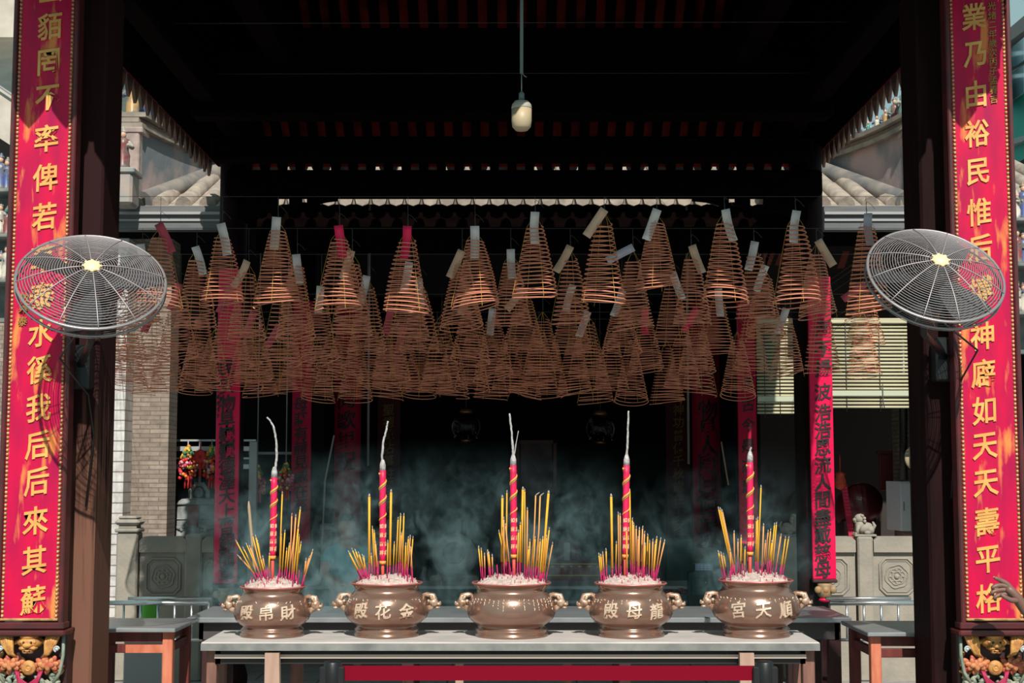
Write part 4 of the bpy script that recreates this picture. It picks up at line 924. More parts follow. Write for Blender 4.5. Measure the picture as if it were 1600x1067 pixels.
def stone_panel(pa, pb, lab, rail=True, ymid=None):
    xa, xb = PX(pa, BYY), PX(pb, BYY); zt = PZ(838, BYY); z1 = PZ(862, BYY); cx = (xa + xb) / 2; wd = xb - xa
    t = thing('stone_balustrade', (cx, BYY, .3), lab, 'balustrade', 'stone balustrade sections')
    q = MB(); q.bx(xa, xb, BYY - .045, BYY + .045, .0, z1 + .01); q.build('slab', STONE, t)
    q = MB(); q.prism([(xa, z1), (xb, z1), (xb, zt - .03), (xb - .03, zt), (xa + .03, zt), (xa, zt - .03)], BYY - .08, BYY + .08); q.build('handrail', STONE, t)
    hw, z0, zc2 = wd * .36, PZ(928, BYY), PZ(872, BYY); c = .045; zc = (z0 + zc2) / 2; hh = (zc2 - z0) / 2
    octo = lambda h, v, cc: [(cx - h + cc, zc - v), (cx + h - cc, zc - v), (cx + h, zc - v + cc), (cx + h, zc + v - cc), (cx + h - cc, zc + v), (cx - h + cc, zc + v), (cx - h, zc + v - cc), (cx - h, zc - v + cc)]
    q = MB(); q.tube([(x, BYY - .047, z) for x, z in octo(hw, hh, c)], .011, 6, True); q.tube([(x, BYY - .046, z) for x, z in octo(hw * .86, hh * .86, c * .8)], .006, 5, True)
    q.build('raised_border', STONE, t)
    if wd > .2:
        q = MB()
        for rr2, tr in ((.088, .007), (.062, .006), (.036, .007)): q.tube([(cx + rr2 * math.cos(a) * (1 + .05 * math.sin(6 * a)), BYY - .046, zc + rr2 * math.sin(a) * (1 + .05 * math.sin(6 * a))) for a in [i * math.pi / 18 for i in range(36)]], tr, 6, True)
        q.ball((cx, BYY - .045, zc), (.022, .016, .022), 10, 8)
        for i in range(8): a = i * math.pi / 4; q.ball((cx + .05 * math.cos(a), BYY - .045, zc + .05 * math.sin(a)), (.014, .008, .010), 8, 6)
        q.build('medallion', STONE, t)
    return t
stone_post(205, 33, 831, 'sunlit stone balustrade post with stepped cap beside the brick wall'); stone_panel(224, 297, 'grey stone balustrade panel with a carved medallion, behind the left steel railing')
stone_post(308, 26, 834, 'shaded plain stone balustrade post left of the smoky red couplet', False); stone_panel(321, 345, 'narrow shaded stone balustrade panel half hidden by the smoky red couplet')
xr1, zr1 = stone_post(1236, 28, 838, 'stone balustrade post with a seated lion, left of the sunlit red couplet', False)
stone_panel(1250, 1331, 'sunlit stone balustrade panel behind the sunlit red couplet'); xr2, zr2 = stone_post(1346, 24, 838, 'stone balustrade post with a seated lion, right of the sunlit red couplet', False)
stone_panel(1359, 1431, 'stone balustrade panel with a carved medallion, below the white box')
stone_post(1443, 24, 818, 'stone balustrade post with cap, beside the dark right pillar')
def lion(x, z, s, lab):
    t = thing('stone_lion', (x, BYY, z), lab, 'stone lion', 'small stone lions on the balustrade'); Y = BYY
    q = MB(); q.bx(x - .085, x + .085, Y - .06, Y + .06, z, z + .018, bev=.004); q.build('base', STONE, t)
    q = MB(); B = lambda dx, dz, r, dy=0.: q.ball((x + s * dx, Y + dy, z + dz), r, 14, 10)
    q.ball((x + s * -.01, Y, z + .065), (.062, .045, .042), 14, 10, rot=Matrix.Rotation(s * .35, 3, 'Y')); B(-.045, .05, (.036, .05, .04)); B(.035, .085, (.036, .04, .045))
    for e in (-1, 1):
        q.tube([(x + s * .045, Y + e * .025, z + .09), (x + s * .058, Y + e * .025, z + .05), (x + s * .056, Y + e * .025, z + .02)], [.018, .014, .014], 8); q.ball((x + s * .066, Y + e * .025, z + .024), (.016, .014, .01), 8, 6)
        q.ball((x - s * .02, Y + e * .038, z + .03), (.03, .016, .016), 8, 6)
    B(.035, .138, (.040, .040, .038)); B(.068, .128, (.020, .024, .018)); B(.066, .112, (.014, .02, .008))
    for i in range(9): a = i * .7; q.ball((x + s * (.012 + .012 * math.sin(i)), Y + .036 * math.cos(a), z + .13 + .034 * math.sin(a)), .014, 8, 6)
    for e in (-1, 1): q.ball((x + s * .06, Y + e * .016, z + .148), .007, 6, 5); q.ball((x + s * .02, Y + e * .034, z + .162), (.012, .008, .012), 8, 6)
    q.tube([(x - s * .07, Y, z + .05), (x - s * .085, Y, z + .085), (x - s * .07, Y, z + .115)], [.012, .014, .006], 8)
    q.build('body', STONE, t)
lion(xr1 - .01, zr1, 1, 'small stone lion on the post left of the sunlit red couplet'); lion(xr2 + .01, zr2, -1, 'small stone lion on the post right of the sunlit red couplet')

# ================================================================== LEFT WING: frame, bell, garlands
FY = 12.9
fx = PX(258, FY); t = thing('bell_stand', (fx + .4, FY, .34), 'grey tubular metal bell stand behind the left stone balustrade', 'stand'); zt = PZ(690, FY)
for x in (fx, fx + .78):
    q = MB(); q.bx(x - .035, x + .035, FY - .03, FY + .03, .34, zt, bev=.004); q.build('upright', GREYMET, t)
for py in (688, 701, 716, 729):
    q = MB(); z = PZ(py, FY); q.bx(fx - .035, fx + .8, FY - .015, FY + .015, z - (.02 if py in (701, 729) else .008), z + (.02 if py in (701, 729) else .008)); q.build('cross_bar', mat('pale steel bar', (.45, .46, .46), .4, .4), t)
BX, BYb = PX(312, 12.9), 12.92
zb, zt2 = PZ(842, 12.9), PZ(778, 12.9); t = thing('iron_bell', (BX, 12.9, zb), 'grey cast bell hanging behind the left balustrade, hazy with smoke', 'bell'); h = zt2 - zb
q = MB(); q.lathe([(.245, 0), (.25, .02), (.235, .06), (.222, h * .35), (.215, h * .7), (.20, h * .88), (.15, h * .98), (.06, h), (0, h)], (BX, 12.9, zb), 40)
for zf in (.18, .5, .86): q.tube([(BX + (.232 - .02 * zf) * math.cos(a), 12.9 + (.232 - .02 * zf) * math.sin(a), zb + h * zf) for a in [i * math.pi / 20 for i in range(40)]], .006, 6, True)
bl_ = q.build('bell_body', BELLM, t)
q = MB(); q.tube([(BX - .07, 12.9, zb + h - .02), (BX - .075, 12.9, zb + h + .06), (BX - .03, 12.9, zb + h + .12), (BX + .03, 12.9, zb + h + .12), (BX + .075, 12.9, zb + h + .06), (BX + .07, 12.9, zb + h - .02)], .022, 8); q.ball((BX, 12.87, zb + h + .05), (.04, .035, .045), 10, 8); q.build('crown_loop', BELLM, t)
q = MB(); q.bx(BX - .045, BX + .045, 12.665, 12.68, zb + .13, zb + .30, bev=.003); q.build('red_plaque', mat('faded red plaque', (.22, .03, .025), .7), t)
q = MB()
for s in (-1, 1): q.tube([(BX + s * .20, 12.80, zb + .11), (BX + s * .12, 12.70, zb + .10), (BX + s * .05, 12.66, zb + .13)], .018, 8)
for i in range(7): q.ball((BX - .1 + .033 * i, 12.69, zb + .09 + .01 * math.sin(i * 2)), .02, 8, 6)
q.build('relief_band', BELLM, t)
q = MB(); q.tube([(BX, 12.9, zb + h + .12), (BX, 12.9, PZ(690, 12.9))], .012, 6); q.build('hanger', GREYMET, t)
FLW = [mat('garland red', (.55, .02, .02), .6), mat('garland yellow', (.75, .5, .05), .6), mat('garland magenta', (.5, .03, .12), .6), mat('garland orange', (.7, .2, .03), .6), mat('garland green', (.06, .16, .06), .7), mat('garland pink', (.65, .35, .35), .6)]
def garland(px, y0, y1, wpx, Y, lab, seed, dim=False):
    c0, c1 = P(px, y0, Y), P(px, y1, Y); t = thing('flower_garland', c1, lab, 'garland', 'flower garlands'); rr = random.Random(seed); H = c0.z - c1.z; w2 = wpx / F * Y / 2
    q = MB()
    for i in range(110):
        u = rr.random(); r = w2 * (math.sin(min(1, (u * 1.25)) * math.pi * .62) ** 1.2) * .95 + .006; a = rr.random() * 6.28
        q.cur = rr.choice((0, 0, 0, 2, 2, 1, 3, 5) if u > .35 else (1, 1, 3, 4, 4)); q.ball((c0.x + r * math.cos(a) * .95, Y + r * math.sin(a) * .8, c0.z - u * H), rr.uniform(.011, .02), 6, 5)
    q.build('flowers', FLW, t)
    q = MB(); q.tube([(c0.x, Y, c0.z - H * .3), (c0.x, Y, 4.26 if Y > 13 else PZ(688, 12.9))], .006, 5); q.build('cord', GREYMET, t)
    q = MB()
    for s in (-.3, 0, .3): q.tube([(c1.x + w2 * s, Y, c1.z + .02), (c1.x + w2 * s * 1.3, Y, c1.z - .09)], .009, 6)
    q.build('red_tassel', FLW[0], t)
garland(294, 697, 747, 26, 12.75, 'red and yellow flower garland hanging left above the bell', 1); garland(331, 697, 747, 24, 12.75, 'red and white flower garland hanging right above the bell', 2)
garland(402, 728, 770, 24, 13.2, 'smoky red and gold garland left of the leftmost tall joss stick', 3); garland(447, 724, 766, 22, 13.2, 'smoky red and gold garland right of the leftmost tall joss stick', 4)
q = MB(); c = P(313, 714, 12.75)
for i in range(8): a = i * .785; q.ball((c.x + .03 * math.cos(a), c.y, c.z + .035 * math.sin(a)), (.03, .025, .034), 8, 6)
q.tube([(c.x, c.y, c.z - .04), (c.x, c.y, c.z - .17)], .014, 6); q.tube([(c.x, c.y, c.z), (c.x, c.y, c.z + .12)], .006, 6)
tag(q.build('red_rosette', FLW[0]), 'round red cloth rosette between the two garlands above the bell', 'rosette')
q = MB(); z = PZ(708, 13.9); q.bx(PX(388, 13.9), PX(470, 13.9), 13.88, 13.92, z - .012, z + .012); tag(q.build('metal_bar', GREYMET), 'faint horizontal metal bar behind the leftmost curled ash', 'bar')
q = MB(); q.tube([P(500, 917, 13.3), P(508, 750, 13.15), P(522, 680, 13.1)], .008, 6); tag(q.build('bamboo_pole', mat('grey bamboo', (.3, .26, .23), .7)), 'thin slanted pole between the two dim red couplets left of the middle', 'pole')
q = MB(); q.tube([P(1127, 690, 13), P(1138, 758, 13)], .007, 6); tag(q.build('bamboo_pole', mat('brown bamboo', (.35, .22, .13), .7)), 'thin slanted stick right of the wide curved red couplet', 'pole')
for px, y0, y1 in ((575, 605, 728), (1076, 605, 725)):
    q = MB(); q.tube([P(px, y1, 14.5), (P(px, y0, 14.5).x, 14.5, 4.78)], .012, 8); tag(q.build('hanging_rod', mat('pale grey rod', (.30, .28, .26), .5)), f'thin pale rod hanging in the dark hall {"left" if px < 800 else "right"} of the middle', 'rod')

# ================================================================== RIGHT WING: drum, box, plaque, wall light, pipe, blinds
DY = 13.8; c = P(1341, 792, DY); t = thing('temple_drum', (c.x, DY, .34), 'large dark red barrel drum in shadow behind the right balustrade', 'drum')
q = MB(); Mx = Matrix.Rotation(R(90), 4, 'X') @ Matrix.Identity(4)
q.lathe([(.15, -.20), (.19, -.12), (.205, 0), (.19, .12), (.15, .20)], (c.x, DY, c.z), 32, M=Matrix.Rotation(R(62), 4, 'X') @ Matrix.Rotation(R(15), 4, 'Y')); q.build('barrel', DRUMR, t)
q = MB()
for s in (-1, 1): q.bx(c.x + s * .14 - .03, c.x + s * .14 + .03, DY - .15, DY + .15, .34, c.z - .13)
q.build('stand', DKRED, t)
q = MB(); a, b = P(1319, 757, 13.4), P(1330, 838, 13.4); dx = .05
q.prism([(a.x - .03, a.z), (a.x + .02, a.z), (b.x + .12, .34), (b.x + .06, .34)], 13.38, 13.41); tag(q.build('red_streamer', mat('crimson cloth strip', (.42, .008, .05), .7)), 'slanting crimson strip leaning beside the dark red drum', 'cloth strip')
q = MB(); c = P(1313, 752, 13.4); q.lathe([(0, -.08), (.045, -.06), (.055, 0), (.04, .05), (.05, .07), (0, .09)], (c.x, c.y, c.z), 14); q.tube([(c.x, c.y, c.z + .08), (c.x, c.y, c.z + .25)], .006, 6)
tag(q.build('red_lantern', [mat('red gold lantern', (.45, .09, .02), .5, 0, (.5, .03, .02), 30)]), 'small red and gold lantern ornament above the drum', 'lantern')
xa, xm, xb = PX(1384, 13.3), PX(1406, 12.9), PX(1430, 12.9); zt, zb = PZ(752, 13.0), PZ(829, 13.0)
t = thing('white_box', ((xa + xb) / 2, 12.9, zb), 'tall white metal cabinet box on the brick wall above the right balustrade', 'cabinet')
q = MB(); q.add([(xm, 12.9, zb), (xb, 12.9, zb), (xb, 13.2, zb), (xa, 13.3, zb), (xm, 12.9, zt), (xb, 12.9, zt), (xb, 13.2, zt), (xa, 13.3, zt)], [(0, 1, 2, 3), (4, 5, 6, 7), (0, 1, 5, 4), (1, 2, 6, 5), (2, 3, 7, 6), (3, 0, 4, 7)]); q.build('body', mat('white enamel', (.80, .83, .86), .35), t)
q = MB(); q.bx(xm + .004, xb - .004, 12.888, 12.9, zb + .01, zt - .01); q.build('front_door', mat('white enamel', (0, 0, 0)), t)
q = MB(); q.bx(xm + .02, xm + .03, 12.88, 12.888, (zb + zt) / 2 - .04, (zb + zt) / 2 + .04); q.build('handle', GREYMET, t)
q = MB(); c = P(1424, 715, 12.7); q.lathe([(0, -.03), (.05, -.025), (.062, 0), (.06, .03), (0, .03)], (c.x, c.y, c.z), 24, M=Matrix.Rotation(R(90), 4, 'X') @ Matrix.Scale(1.55, 4, Vector((0, 1, 0))))
tag(q.build('wall_light', mat('cream oval glass', (.46, .38, .25), .4)), 'cream oval wall light on the brick above the white box', 'wall light')
q = MB(); c = P(1390, 738, 13.5); q.bx(c.x - .09, c.x + .09, 13.5, 13.54, c.z - .17, c.z + .17, bev=.006); q.bx(c.x - .11, c.x + .11, 13.48, 13.54, c.z + .17, c.z + .2); tag(q.build('wall_plaque', mat('maroon plaque', (.10, .008, .012), .5)), 'small maroon plaque hanging left above the white box', 'plaque')
q = MB(); q.tube([P(1412, 750, 12.75), P(1411, 500, 12.75)], .035, 10); tag(q.build('drain_pipe', mat('black drain pipe', (.008, .008, .009), .4)), 'dark vertical pipe above the white box', 'pipe')
q = MB(); q.tube([P(1436, 500, 12.2), P(1430, 600, 12.2), P(1434, 655, 12.2), P(1446, 672, 12.2)], .008, 6); tag(q.build('loose_cable', BLK), 'loose black cable hanging beside the dark right pillar', 'cable')
def blind(pa, pb, ya, yb, Y, lab, cord=True):
    xa, xb = PX(pa, Y), PX(pb, Y); za, zb = PZ(ya, Y), PZ(yb, Y); t = thing('bamboo_blind', ((xa + xb) / 2, Y, zb), lab, 'blind', 'bamboo blinds of the right wing')
    q = MB(); n = int((za - zb) / .030)
    for i in range(n + 1):
        z = zb + (za - zb) * i / n; q.tube([(xa, Y, z), (xb, Y, z)], .0115, 5)
    q.build('slats', BAMBOO, t)
    q = MB(); q.bx(xa, xb, Y - .03, Y - .015, PZ(yb - 22, Y) - .025, PZ(yb - 22, Y) + .02); q.build('bottom_rail', mat('pale green rail', (.42, .45, .33), .6), t)
    q = MB(); q.bx(xa, xb, Y - .035, Y + .02, za, za + .04); q.build('head_rail', BAMBOO, t)
    q = MB()
    for f in (.16, .5, .84): q.tube([(xa + (xb - xa) * f, Y - .02, za if cord else 4.0), (xa + (xb - xa) * f, Y - .02, zb - .04)], .003, 5)
    if cord: q.tube([P(1379, 600, Y - .04), P(1380, 628, Y - .04), P(1382, 637, Y - .04)], .004, 5)
    q.build('cords', THREAD, t)
blind(1300, 1455, 505, 636, 12.25, 'sunlit pale bamboo blind between the sunlit red couplet and the right fan'); blind(1185, 1256, 505, 645, 12.6, 'shaded bamboo blind left of the sunlit red couplet', False)
# red wooden panels high in the right wing
for i, (px, py) in enumerate(((1200, 403), (1207, 401), (1322, 405), (1225, 400))):
    a = P(px, py - 12, 12.9); b = P(px - 9, py + 14, 12.9); q = MB(); q.prism([(a.x - .03, a.z), (a.x + .03, a.z), (b.x + .03, b.z), (b.x - .03, b.z)], 12.88, 12.92)
    tag(q.build('roof_board', mat('red orange roof board', (.20, .035, .02), .8)), 'slanting red roof board seen in the dark gap behind the coils', 'board', 'red roof boards behind the coils')
q = MB(); q.bx(PX(1268, 12.0), PX(1292, 12.0), 12.0, 12.1, PZ(445, 12), PZ(322, 12)); tag(q.build('corner_post', mat('grey corner post', (.22, .22, .23), .7)), 'grey post beside the right gutter above the sunlit red couplet', 'post')

# ================================================================== INSIDE THE HALL
glass = bpy.data.materials.new('dark lantern glass'); glass.use_nodes = True; gb_ = glass.node_tree.nodes['Principled BSDF']
gb_.inputs['Base Color'].default_value = (.35, .3, .25, 1); gb_.inputs['Roughness'].default_value = .08; gb_.inputs['Transmission Weight'].default_value = 1.; gb_.inputs['IOR'].default_value = 1.3
def globe(px, py, lab):
    Y = 15.4; c = P(px, py, Y); r = .152; t = thing('glass_lantern', c, lab, 'lantern', 'round glass lanterns in the hall')
    q = MB(); q.ball(c, (r, r, r * .96), 28, 18); q.build('globe', glass, t)
    q = MB(); q.lathe([(.07, .0), (.075, .02), (.05, .05), (0, .055)], (c.x, c.y, c.z + r * .93), 18); q.build('top_cap', mat('copper lantern cap', (.35, .15, .07), .3, .8), t)
    q = MB(); q.lathe([(0, -.02), (.04, -.015), (.055, .0), (.04, .02)], (c.x, c.y, c.z - r * .96), 16); q.build('bottom_cap', mat('copper lantern cap', (0, 0, 0)), t)
    q = MB(); q.tube([(c.x, c.y, c.z + r), (c.x, c.y, 5.13)], .006, 6); q.build('chain', THREAD, t)
    q = MB()
    for i in range(14): a = i * .449; q.ball((c.x + r * .96 * math.cos(a) * .8, c.y - r * .55, c.z - r * .45 - .05 * math.cos(i * 1.7)), .007, 6, 5)
    q.build('bead_fringe', mat('pale glass bead', (.5, .52, .52), .1, .3), t)
globe(728, 667, 'dark round glass lantern left of the middle tall joss stick'); globe(938, 670, 'dark round glass lantern right of the middle tall joss stick')
# offering bench and altar furniture
q = MB(); Y = 13.0; xa, xb = PX(485, Y), PX(1230, Y); zt = PZ(915, Y); t = thing('altar_bench', ((xa + xb) / 2, Y, 0), 'long dark green altar bench with a pale front edge behind the censers', 'altar table')
q.bx(xa, xb, Y, Y + .6, 0.02, zt - .03); q.build('body', TEALC, t)
q = MB(); q.bx(xa - .03, xb + .03, Y - .03, Y + .63, zt - .03, zt, bev=.005); q.build('top', mat('grey green bench top', (.30, .32, .31), .5), t)
q = MB(); z = PZ(940, Y); q.bx(xa, xb, Y - .012, Y, z - .012, z + .012); q.build('moulding', mat('grey green moulding', (.14, .17, .17), .5), t)
def cab(px0, px1, y0, y1, Y, dp, m_, name, lab, cat): 
    q = MB(); q.bx(PX(px0, Y), PX(px1, Y), Y, Y + dp, PZ(y1, Y), PZ(y0, Y), bev=.008); return tag(q.build(name, m_), lab, cat)
Yc = 13.25
t = thing('green_cabinet', (PX(1090, 12.95), 12.95, 0), 'dark green painted cabinet below the blue and white notice', 'cabinet')
q = MB(); q.bx(PX(1073, 12.9), PX(1128, 12.9), 12.87, 12.96, 0, PZ(893, 12.9), bev=.006); q.build('body', TEALC, t)
q = MB(); q.bx(PX(1078, 12.89), PX(1124, 12.89), 12.858, 12.87, PZ(930, 12.9), PZ(903, 12.9), bev=.004); q.build('drawer', mat('green drawer front', (.016, .06, .055), .5), t)
q = MB(); q.ball((PX(1100, 12.88), 12.855, PZ(910, 12.88)), .008, 8, 6); q.build('knob', CHROME, t)
cab(1040, 1082, 842, 972, 13.7, .25, TEALC, 'green_cupboard', 'dark green cabinet panel right of the fourth censer', 'cabinet')
q = MB(); c = P(1100, 886, 12.92); q.bx(c.x - .078, c.x + .078, c.y, c.y + .01, c.z - .032, c.z + .032); t = tag(q.build('notice', mat('pale blue notice', (.16, .25, .42), .5)), 'small pale blue notice standing on the green cabinet', 'sign')
q = MB()
for i in range(3):
    for j in range(4): q.bx(c.x - .064 + j * .033, c.x - .064 + j * .033 + .024, c.y - .002, c.y, c.z + .014 - i * .018, c.z + .020 - i * .018)
q.build('printed_lines', mat('white print', (.55, .6, .65), .6), t)
q = MB(); c = P(1106, 862, 16.4); q.lathe([(.17, 0), (.19, .03), (.19, .09), (.15, .12), (.17, .18)], (c.x, 16.75, c.z - .15), 20); tag(q.build('pillar_base', STONE), 'pale carved stone base under the wide curved red couplet on the right', 'pillar base')
q = MB(); q.bx(PX(855, 14.2), PX(940, 14.2), 14.2, 15.0, .2, PZ(880, 14.2), bev=.01); t = tag(q.build('altar_cloth', mat('crimson altar cloth', (.20, .006, .02), .7, 0, (.28, .02, .03), 16)), 'crimson altar cloth with gold trim between the middle and fourth censers', 'altar cloth')
q = MB()
for py in (881, 899): q.bx(PX(855, 14.19), PX(940, 14.19), 14.19, 14.2, PZ(py, 14.19) - .006, PZ(py, 14.19) + .006)
for i in range(6): q.ball((PX(864 + i * 14, 14.19), 14.19, PZ(885, 14.19)), (.02, .01, .012), 8, 6)
q.build('gold_trim', mat('gold trim', (.6, .38, .08), .4), t)
q = MB(); q.bx(PX(868, 14.7), PX(905, 14.7), 14.7, 14.9, PZ(880, 14.2), PZ(845, 14.7), bev=.008); t = tag(q.build('red_shrine_box', mat('dim red shrine box', (.14, .012, .015), .5)), 'small dim red shrine box holding an upright white tablet', 'shrine')
q = MB(); q.bx(PX(881, 14.68), PX(890, 14.68), 14.685, 14.7, PZ(876, 14.68), PZ(848, 14.68)); q.build('white_tablet', mat('white tablet', (.5, .5, .46), .6), t)
q = MB(); c = P(838, 715, 18.5); q.bx(c.x - .22, c.x + .22, 18.5, 18.6, .2, c.z + .2, bev=.02); t = tag(q.build('shrine_screen', mat('dark red shrine screen', (.10, .008, .008), .5, 0, (.05, .004, .004), 9)), 'dark red shrine screen far behind the middle tall joss stick', 'screen')
q = MB(); q.bx(c.x - .25, c.x + .25, 18.46, 18.5, c.z - .44, c.z - .40); q.bx(c.x - .25, c.x + .25, 18.46, 18.5, c.z + .18, c.z + .22)
for s in (-1, 1): q.bx(c.x + s * .235 - .02, c.x + s * .235 + .02, 18.46, 18.5, c.z - .44, c.z + .22)
q.build('frame', mat('dull red frame', (.16, .02, .015), .5), t)
# pale draped drum-like stone
c = P(710, 868, 14.6); t = thing('white_drum', (c.x, 14.6, .2), 'pale rounded stone drum with a dark round medallion, hazy behind the smoke', 'stone drum')
q = MB(); q.lathe([(0, -.10), (.16, -.095), (.215, -.06), (.225, 0), (.215, .06), (.16, .095), (0, .10)], (c.x, 14.6, c.z), 36, M=Matrix.Rotation(R(90), 4, 'X')); q.build('drum_stone', mat('pale hazy stone', (.50, .50, .48), .8, 0, (.3, .3, .3), 8), t)
q = MB(); q.lathe([(0, .012), (.07, .01), (.09, -.005), (.095, -.02)], (c.x, 14.5, c.z + .03), 28, M=Matrix.Rotation(R(90), 4, 'X')); q.tube([(c.x + .1 * math.cos(a), 14.495, c.z + .03 + .1 * math.sin(a)) for a in [i * math.pi / 14 for i in range(28)]], .012, 6, True); q.build('medallion', mat('dark maroon medallion', (.09, .03, .03), .6), t)
q = MB(); q.bx(c.x - .24, c.x + .24, 14.48, 14.72, .2, c.z - .19, bev=.02); q.build('foot_block', STONE, t)
# small coloured cloths on the rear bench
q = MB(); c = P(1058, 921, 12.98)
for i in range(7): q.ball((c.x - .09 + .03 * i, c.y + .02 * math.sin(i), c.z - .02 + .02 * math.sin(i * 1.9)), (.03, .03, .014), 8, 6)
tag(q.build('cloth_bundle', mat('dull red cloth', (.2, .04, .05), .8)), 'crumpled dull red cloth lying on the altar bench beside the fourth censer', 'cloth')
q = MB(); c = P(541, 868, 16.2); q.bx(PX(505, 15.5), PX(520, 15.5), 15.4, 15.55, .2, PZ(828, 15.5), bev=.01); q.bx(PX(503, 15.5), PX(522, 15.5), 15.37, 15.58, PZ(828, 15.5), PZ(818, 15.5), bev=.01); tag(q.build('stone_pillar_stub', STONE), 'short grey stone post in the smoke left of the second censer', 'stone post')

# ================================================================== ROOF FIGURES AND BUILDINGS OUTSIDE
CER = [mat('glazed teal', (.05, .22, .20), .4, 0, (.16, .15, .13), 14, lo=.42, hi=.62), mat('glazed ochre', (.42, .24, .08), .4, 0, (.16, .15, .13), 14, lo=.42, hi=.62), mat('glazed cream', (.50, .46, .38), .4, 0, (.16, .15, .13), 14, lo=.42, hi=.62), mat('glazed maroon', (.18, .04, .04), .4, 0, (.16, .15, .13), 14, lo=.42, hi=.62), mat('glazed blue', (.05, .08, .22), .4, 0, (.16, .15, .13), 14, lo=.42, hi=.62), mat('glazed flesh', (.55, .32, .22), .5)]
def figurine(x, Y, z, h, rr, lab, grp):
    t = thing('ceramic_figurine', (x, Y, z), lab, 'figurine', grp); k = h; body = rr.choice(CER[:5]); b2 = rr.choice(CER[:5])
    q = MB(); ph = rr.random() * 6
    q.lathe([(.17 * k, 0), (.19 * k, .03 * k), (.15 * k, .12 * k), (.16 * k, .35 * k), (.12 * k, .48 * k), (.15 * k, .62 * k), (.13 * k, .74 * k), (.05 * k, .80 * k), (0, .8 * k)], (x, Y, z), 12, wob=lambda a, zz: 1 + .10 * math.sin(5 * a + ph)); q.build('robe', body, t)
    q = MB(); q.ball((x, Y - .01, z + .86 * k), (.075 * k, .075 * k, .09 * k), 10, 8); q.ball((x, Y - .075 * k, z + .86 * k), .018 * k, 6, 5); q.build('head', CER[5], t)
    q = MB(); q.lathe([(.09 * k, 0), (.085 * k, .05 * k), (.04 * k, .10 * k), (.03 * k, .15 * k), (0, .16 * k)], (x, Y, z + .91 * k), 10); q.build('hat', b2, t)
    for s in (-1, 1):
        q = MB(); e = rr.uniform(-.15, .2); q.tube([(x + s * .12 * k, Y, z + .68 * k), (x + s * .22 * k, Y - .05 * k, z + (.52 + e * .5) * k), (x + s * .14 * k, Y - .16 * k, z + (.55 + e) * k)], [.055 * k, .06 * k, .035 * k], 8); q.build('sleeve', b2, t)
    return t
rr = random.Random(3)
def fig_row(pts, Y, lab_fmt, grp, top=None):
    for i, (px, py, hpx) in enumerate(pts):
        c = P(px, py, Y)
        if top:
            tp, xx, sg = top; k_ = (px - 800) / F; Yf = max(12.08, min(15.5, (xx + sg * .285 * 12) / (k_ + sg * .285))); xx -= sg * .285 * (Yf - 12); z = next((za + (zb - za) * (Yf - ya) / (yb - ya) for (ya, za), (yb, zb) in zip(tp, tp[1:]) if ya <= Yf <= yb), tp[0][1])
            figurine(xx, Yf, z, hpx / F * Yf, rr, lab_fmt % ORD[i], grp); continue
        figurine(c.x, Y, c.z, hpx / F * Y, rr, lab_fmt % ORD[i], grp)
# on top of the left ridge wall, and its end pier
Yr = 15.6
fig_row([(196, 190, 66), (212, 190, 44), (223, 200, 38), (234, 208, 42), (246, 212, 34), (258, 222, 34), (270, 228, 28), (282, 228, 26)], Yr, 'glazed ceramic roof figurine, %s from the left along the left parapet top', 'roof figurines on the left parapet', tL)
fig_row([(177, 262, 60), (192, 266, 66)], 11.68, 'large glazed roof figurine, %s from the left beside the left parapet end', 'large roof figurines beside the left parapet')
q = MB(); q.bx(PX(168, 11.65), PX(200, 11.65), 11.56, 11.8, PZ(322, 11.65), PZ(265, 11.65), bev=.02); q.bx(PX(165, 11.65), PX(204, 11.65), 11.54, 11.82, PZ(274, 11.65), PZ(265, 11.65), bev=.01); tag(q.build('figurine_plinth', mat('stained teal plinth', (.22, .25, .24), .8, 0, (.35, .28, .24), 7)), 'stained stepped plinth carrying the large figurines on the left roof', 'plinth')
fig_row([(1352, 212, 24), (1366, 212, 26), (1380, 208, 30), (1394, 205, 36), (1409, 200, 46), (1424, 196, 58)], Yr, 'glazed ceramic roof figurine, %s from the left along the right parapet top', 'roof figurines on the right parapet', tR)
# colourful roof ornament ledges outside the couplet boards
for side, pxs in ((-1, (2, 12, 22, 30)), (1, (1570, 1579, 1588, 1598))):
    Yl = 11.0; nm = 'left' if side < 0 else 'right'
    tops = ((300, 370, 440) if side < 0 else (345, 415, 490)); n0 = 0
    x0, x1 = (PX(-60, Yl), PX(34, Yl)) if side < 0 else (PX(1566, Yl), PX(1660, Yl))
    q = MB()
    for yt in tops: q.bx(x0, x1, Yl - .12, Yl + .2, PZ(yt + 5, Yl), PZ(yt - 1, Yl), bev=.008)
    q.bx(x0, x1, Yl + .14, Yl + .22, PZ(tops[-1] + 60, Yl), PZ(tops[0] - 15, Yl)); tag(q.build('figurine_frieze', mat('dark stained frieze', (.09, .12, .12), .8, 0, (.2, .2, .18), 9)), f'dark stained roof frieze with ledges of ceramic figures outside the {nm} couplet board', 'frieze')
    for j, yt in enumerate(tops):
        for i, px in enumerate(pxs):
            c = P(px, yt, Yl); figurine(c.x, Yl - .02, c.z, (58 - 6 * ((i + j) % 3)) / F * Yl, rr, f"glazed ceramic figure on the {('top', 'middle', 'bottom')[j]} ledge, {ORD[i]} from the left, outside the {nm} couplet board", f'ceramic figures outside the {nm} couplet board')
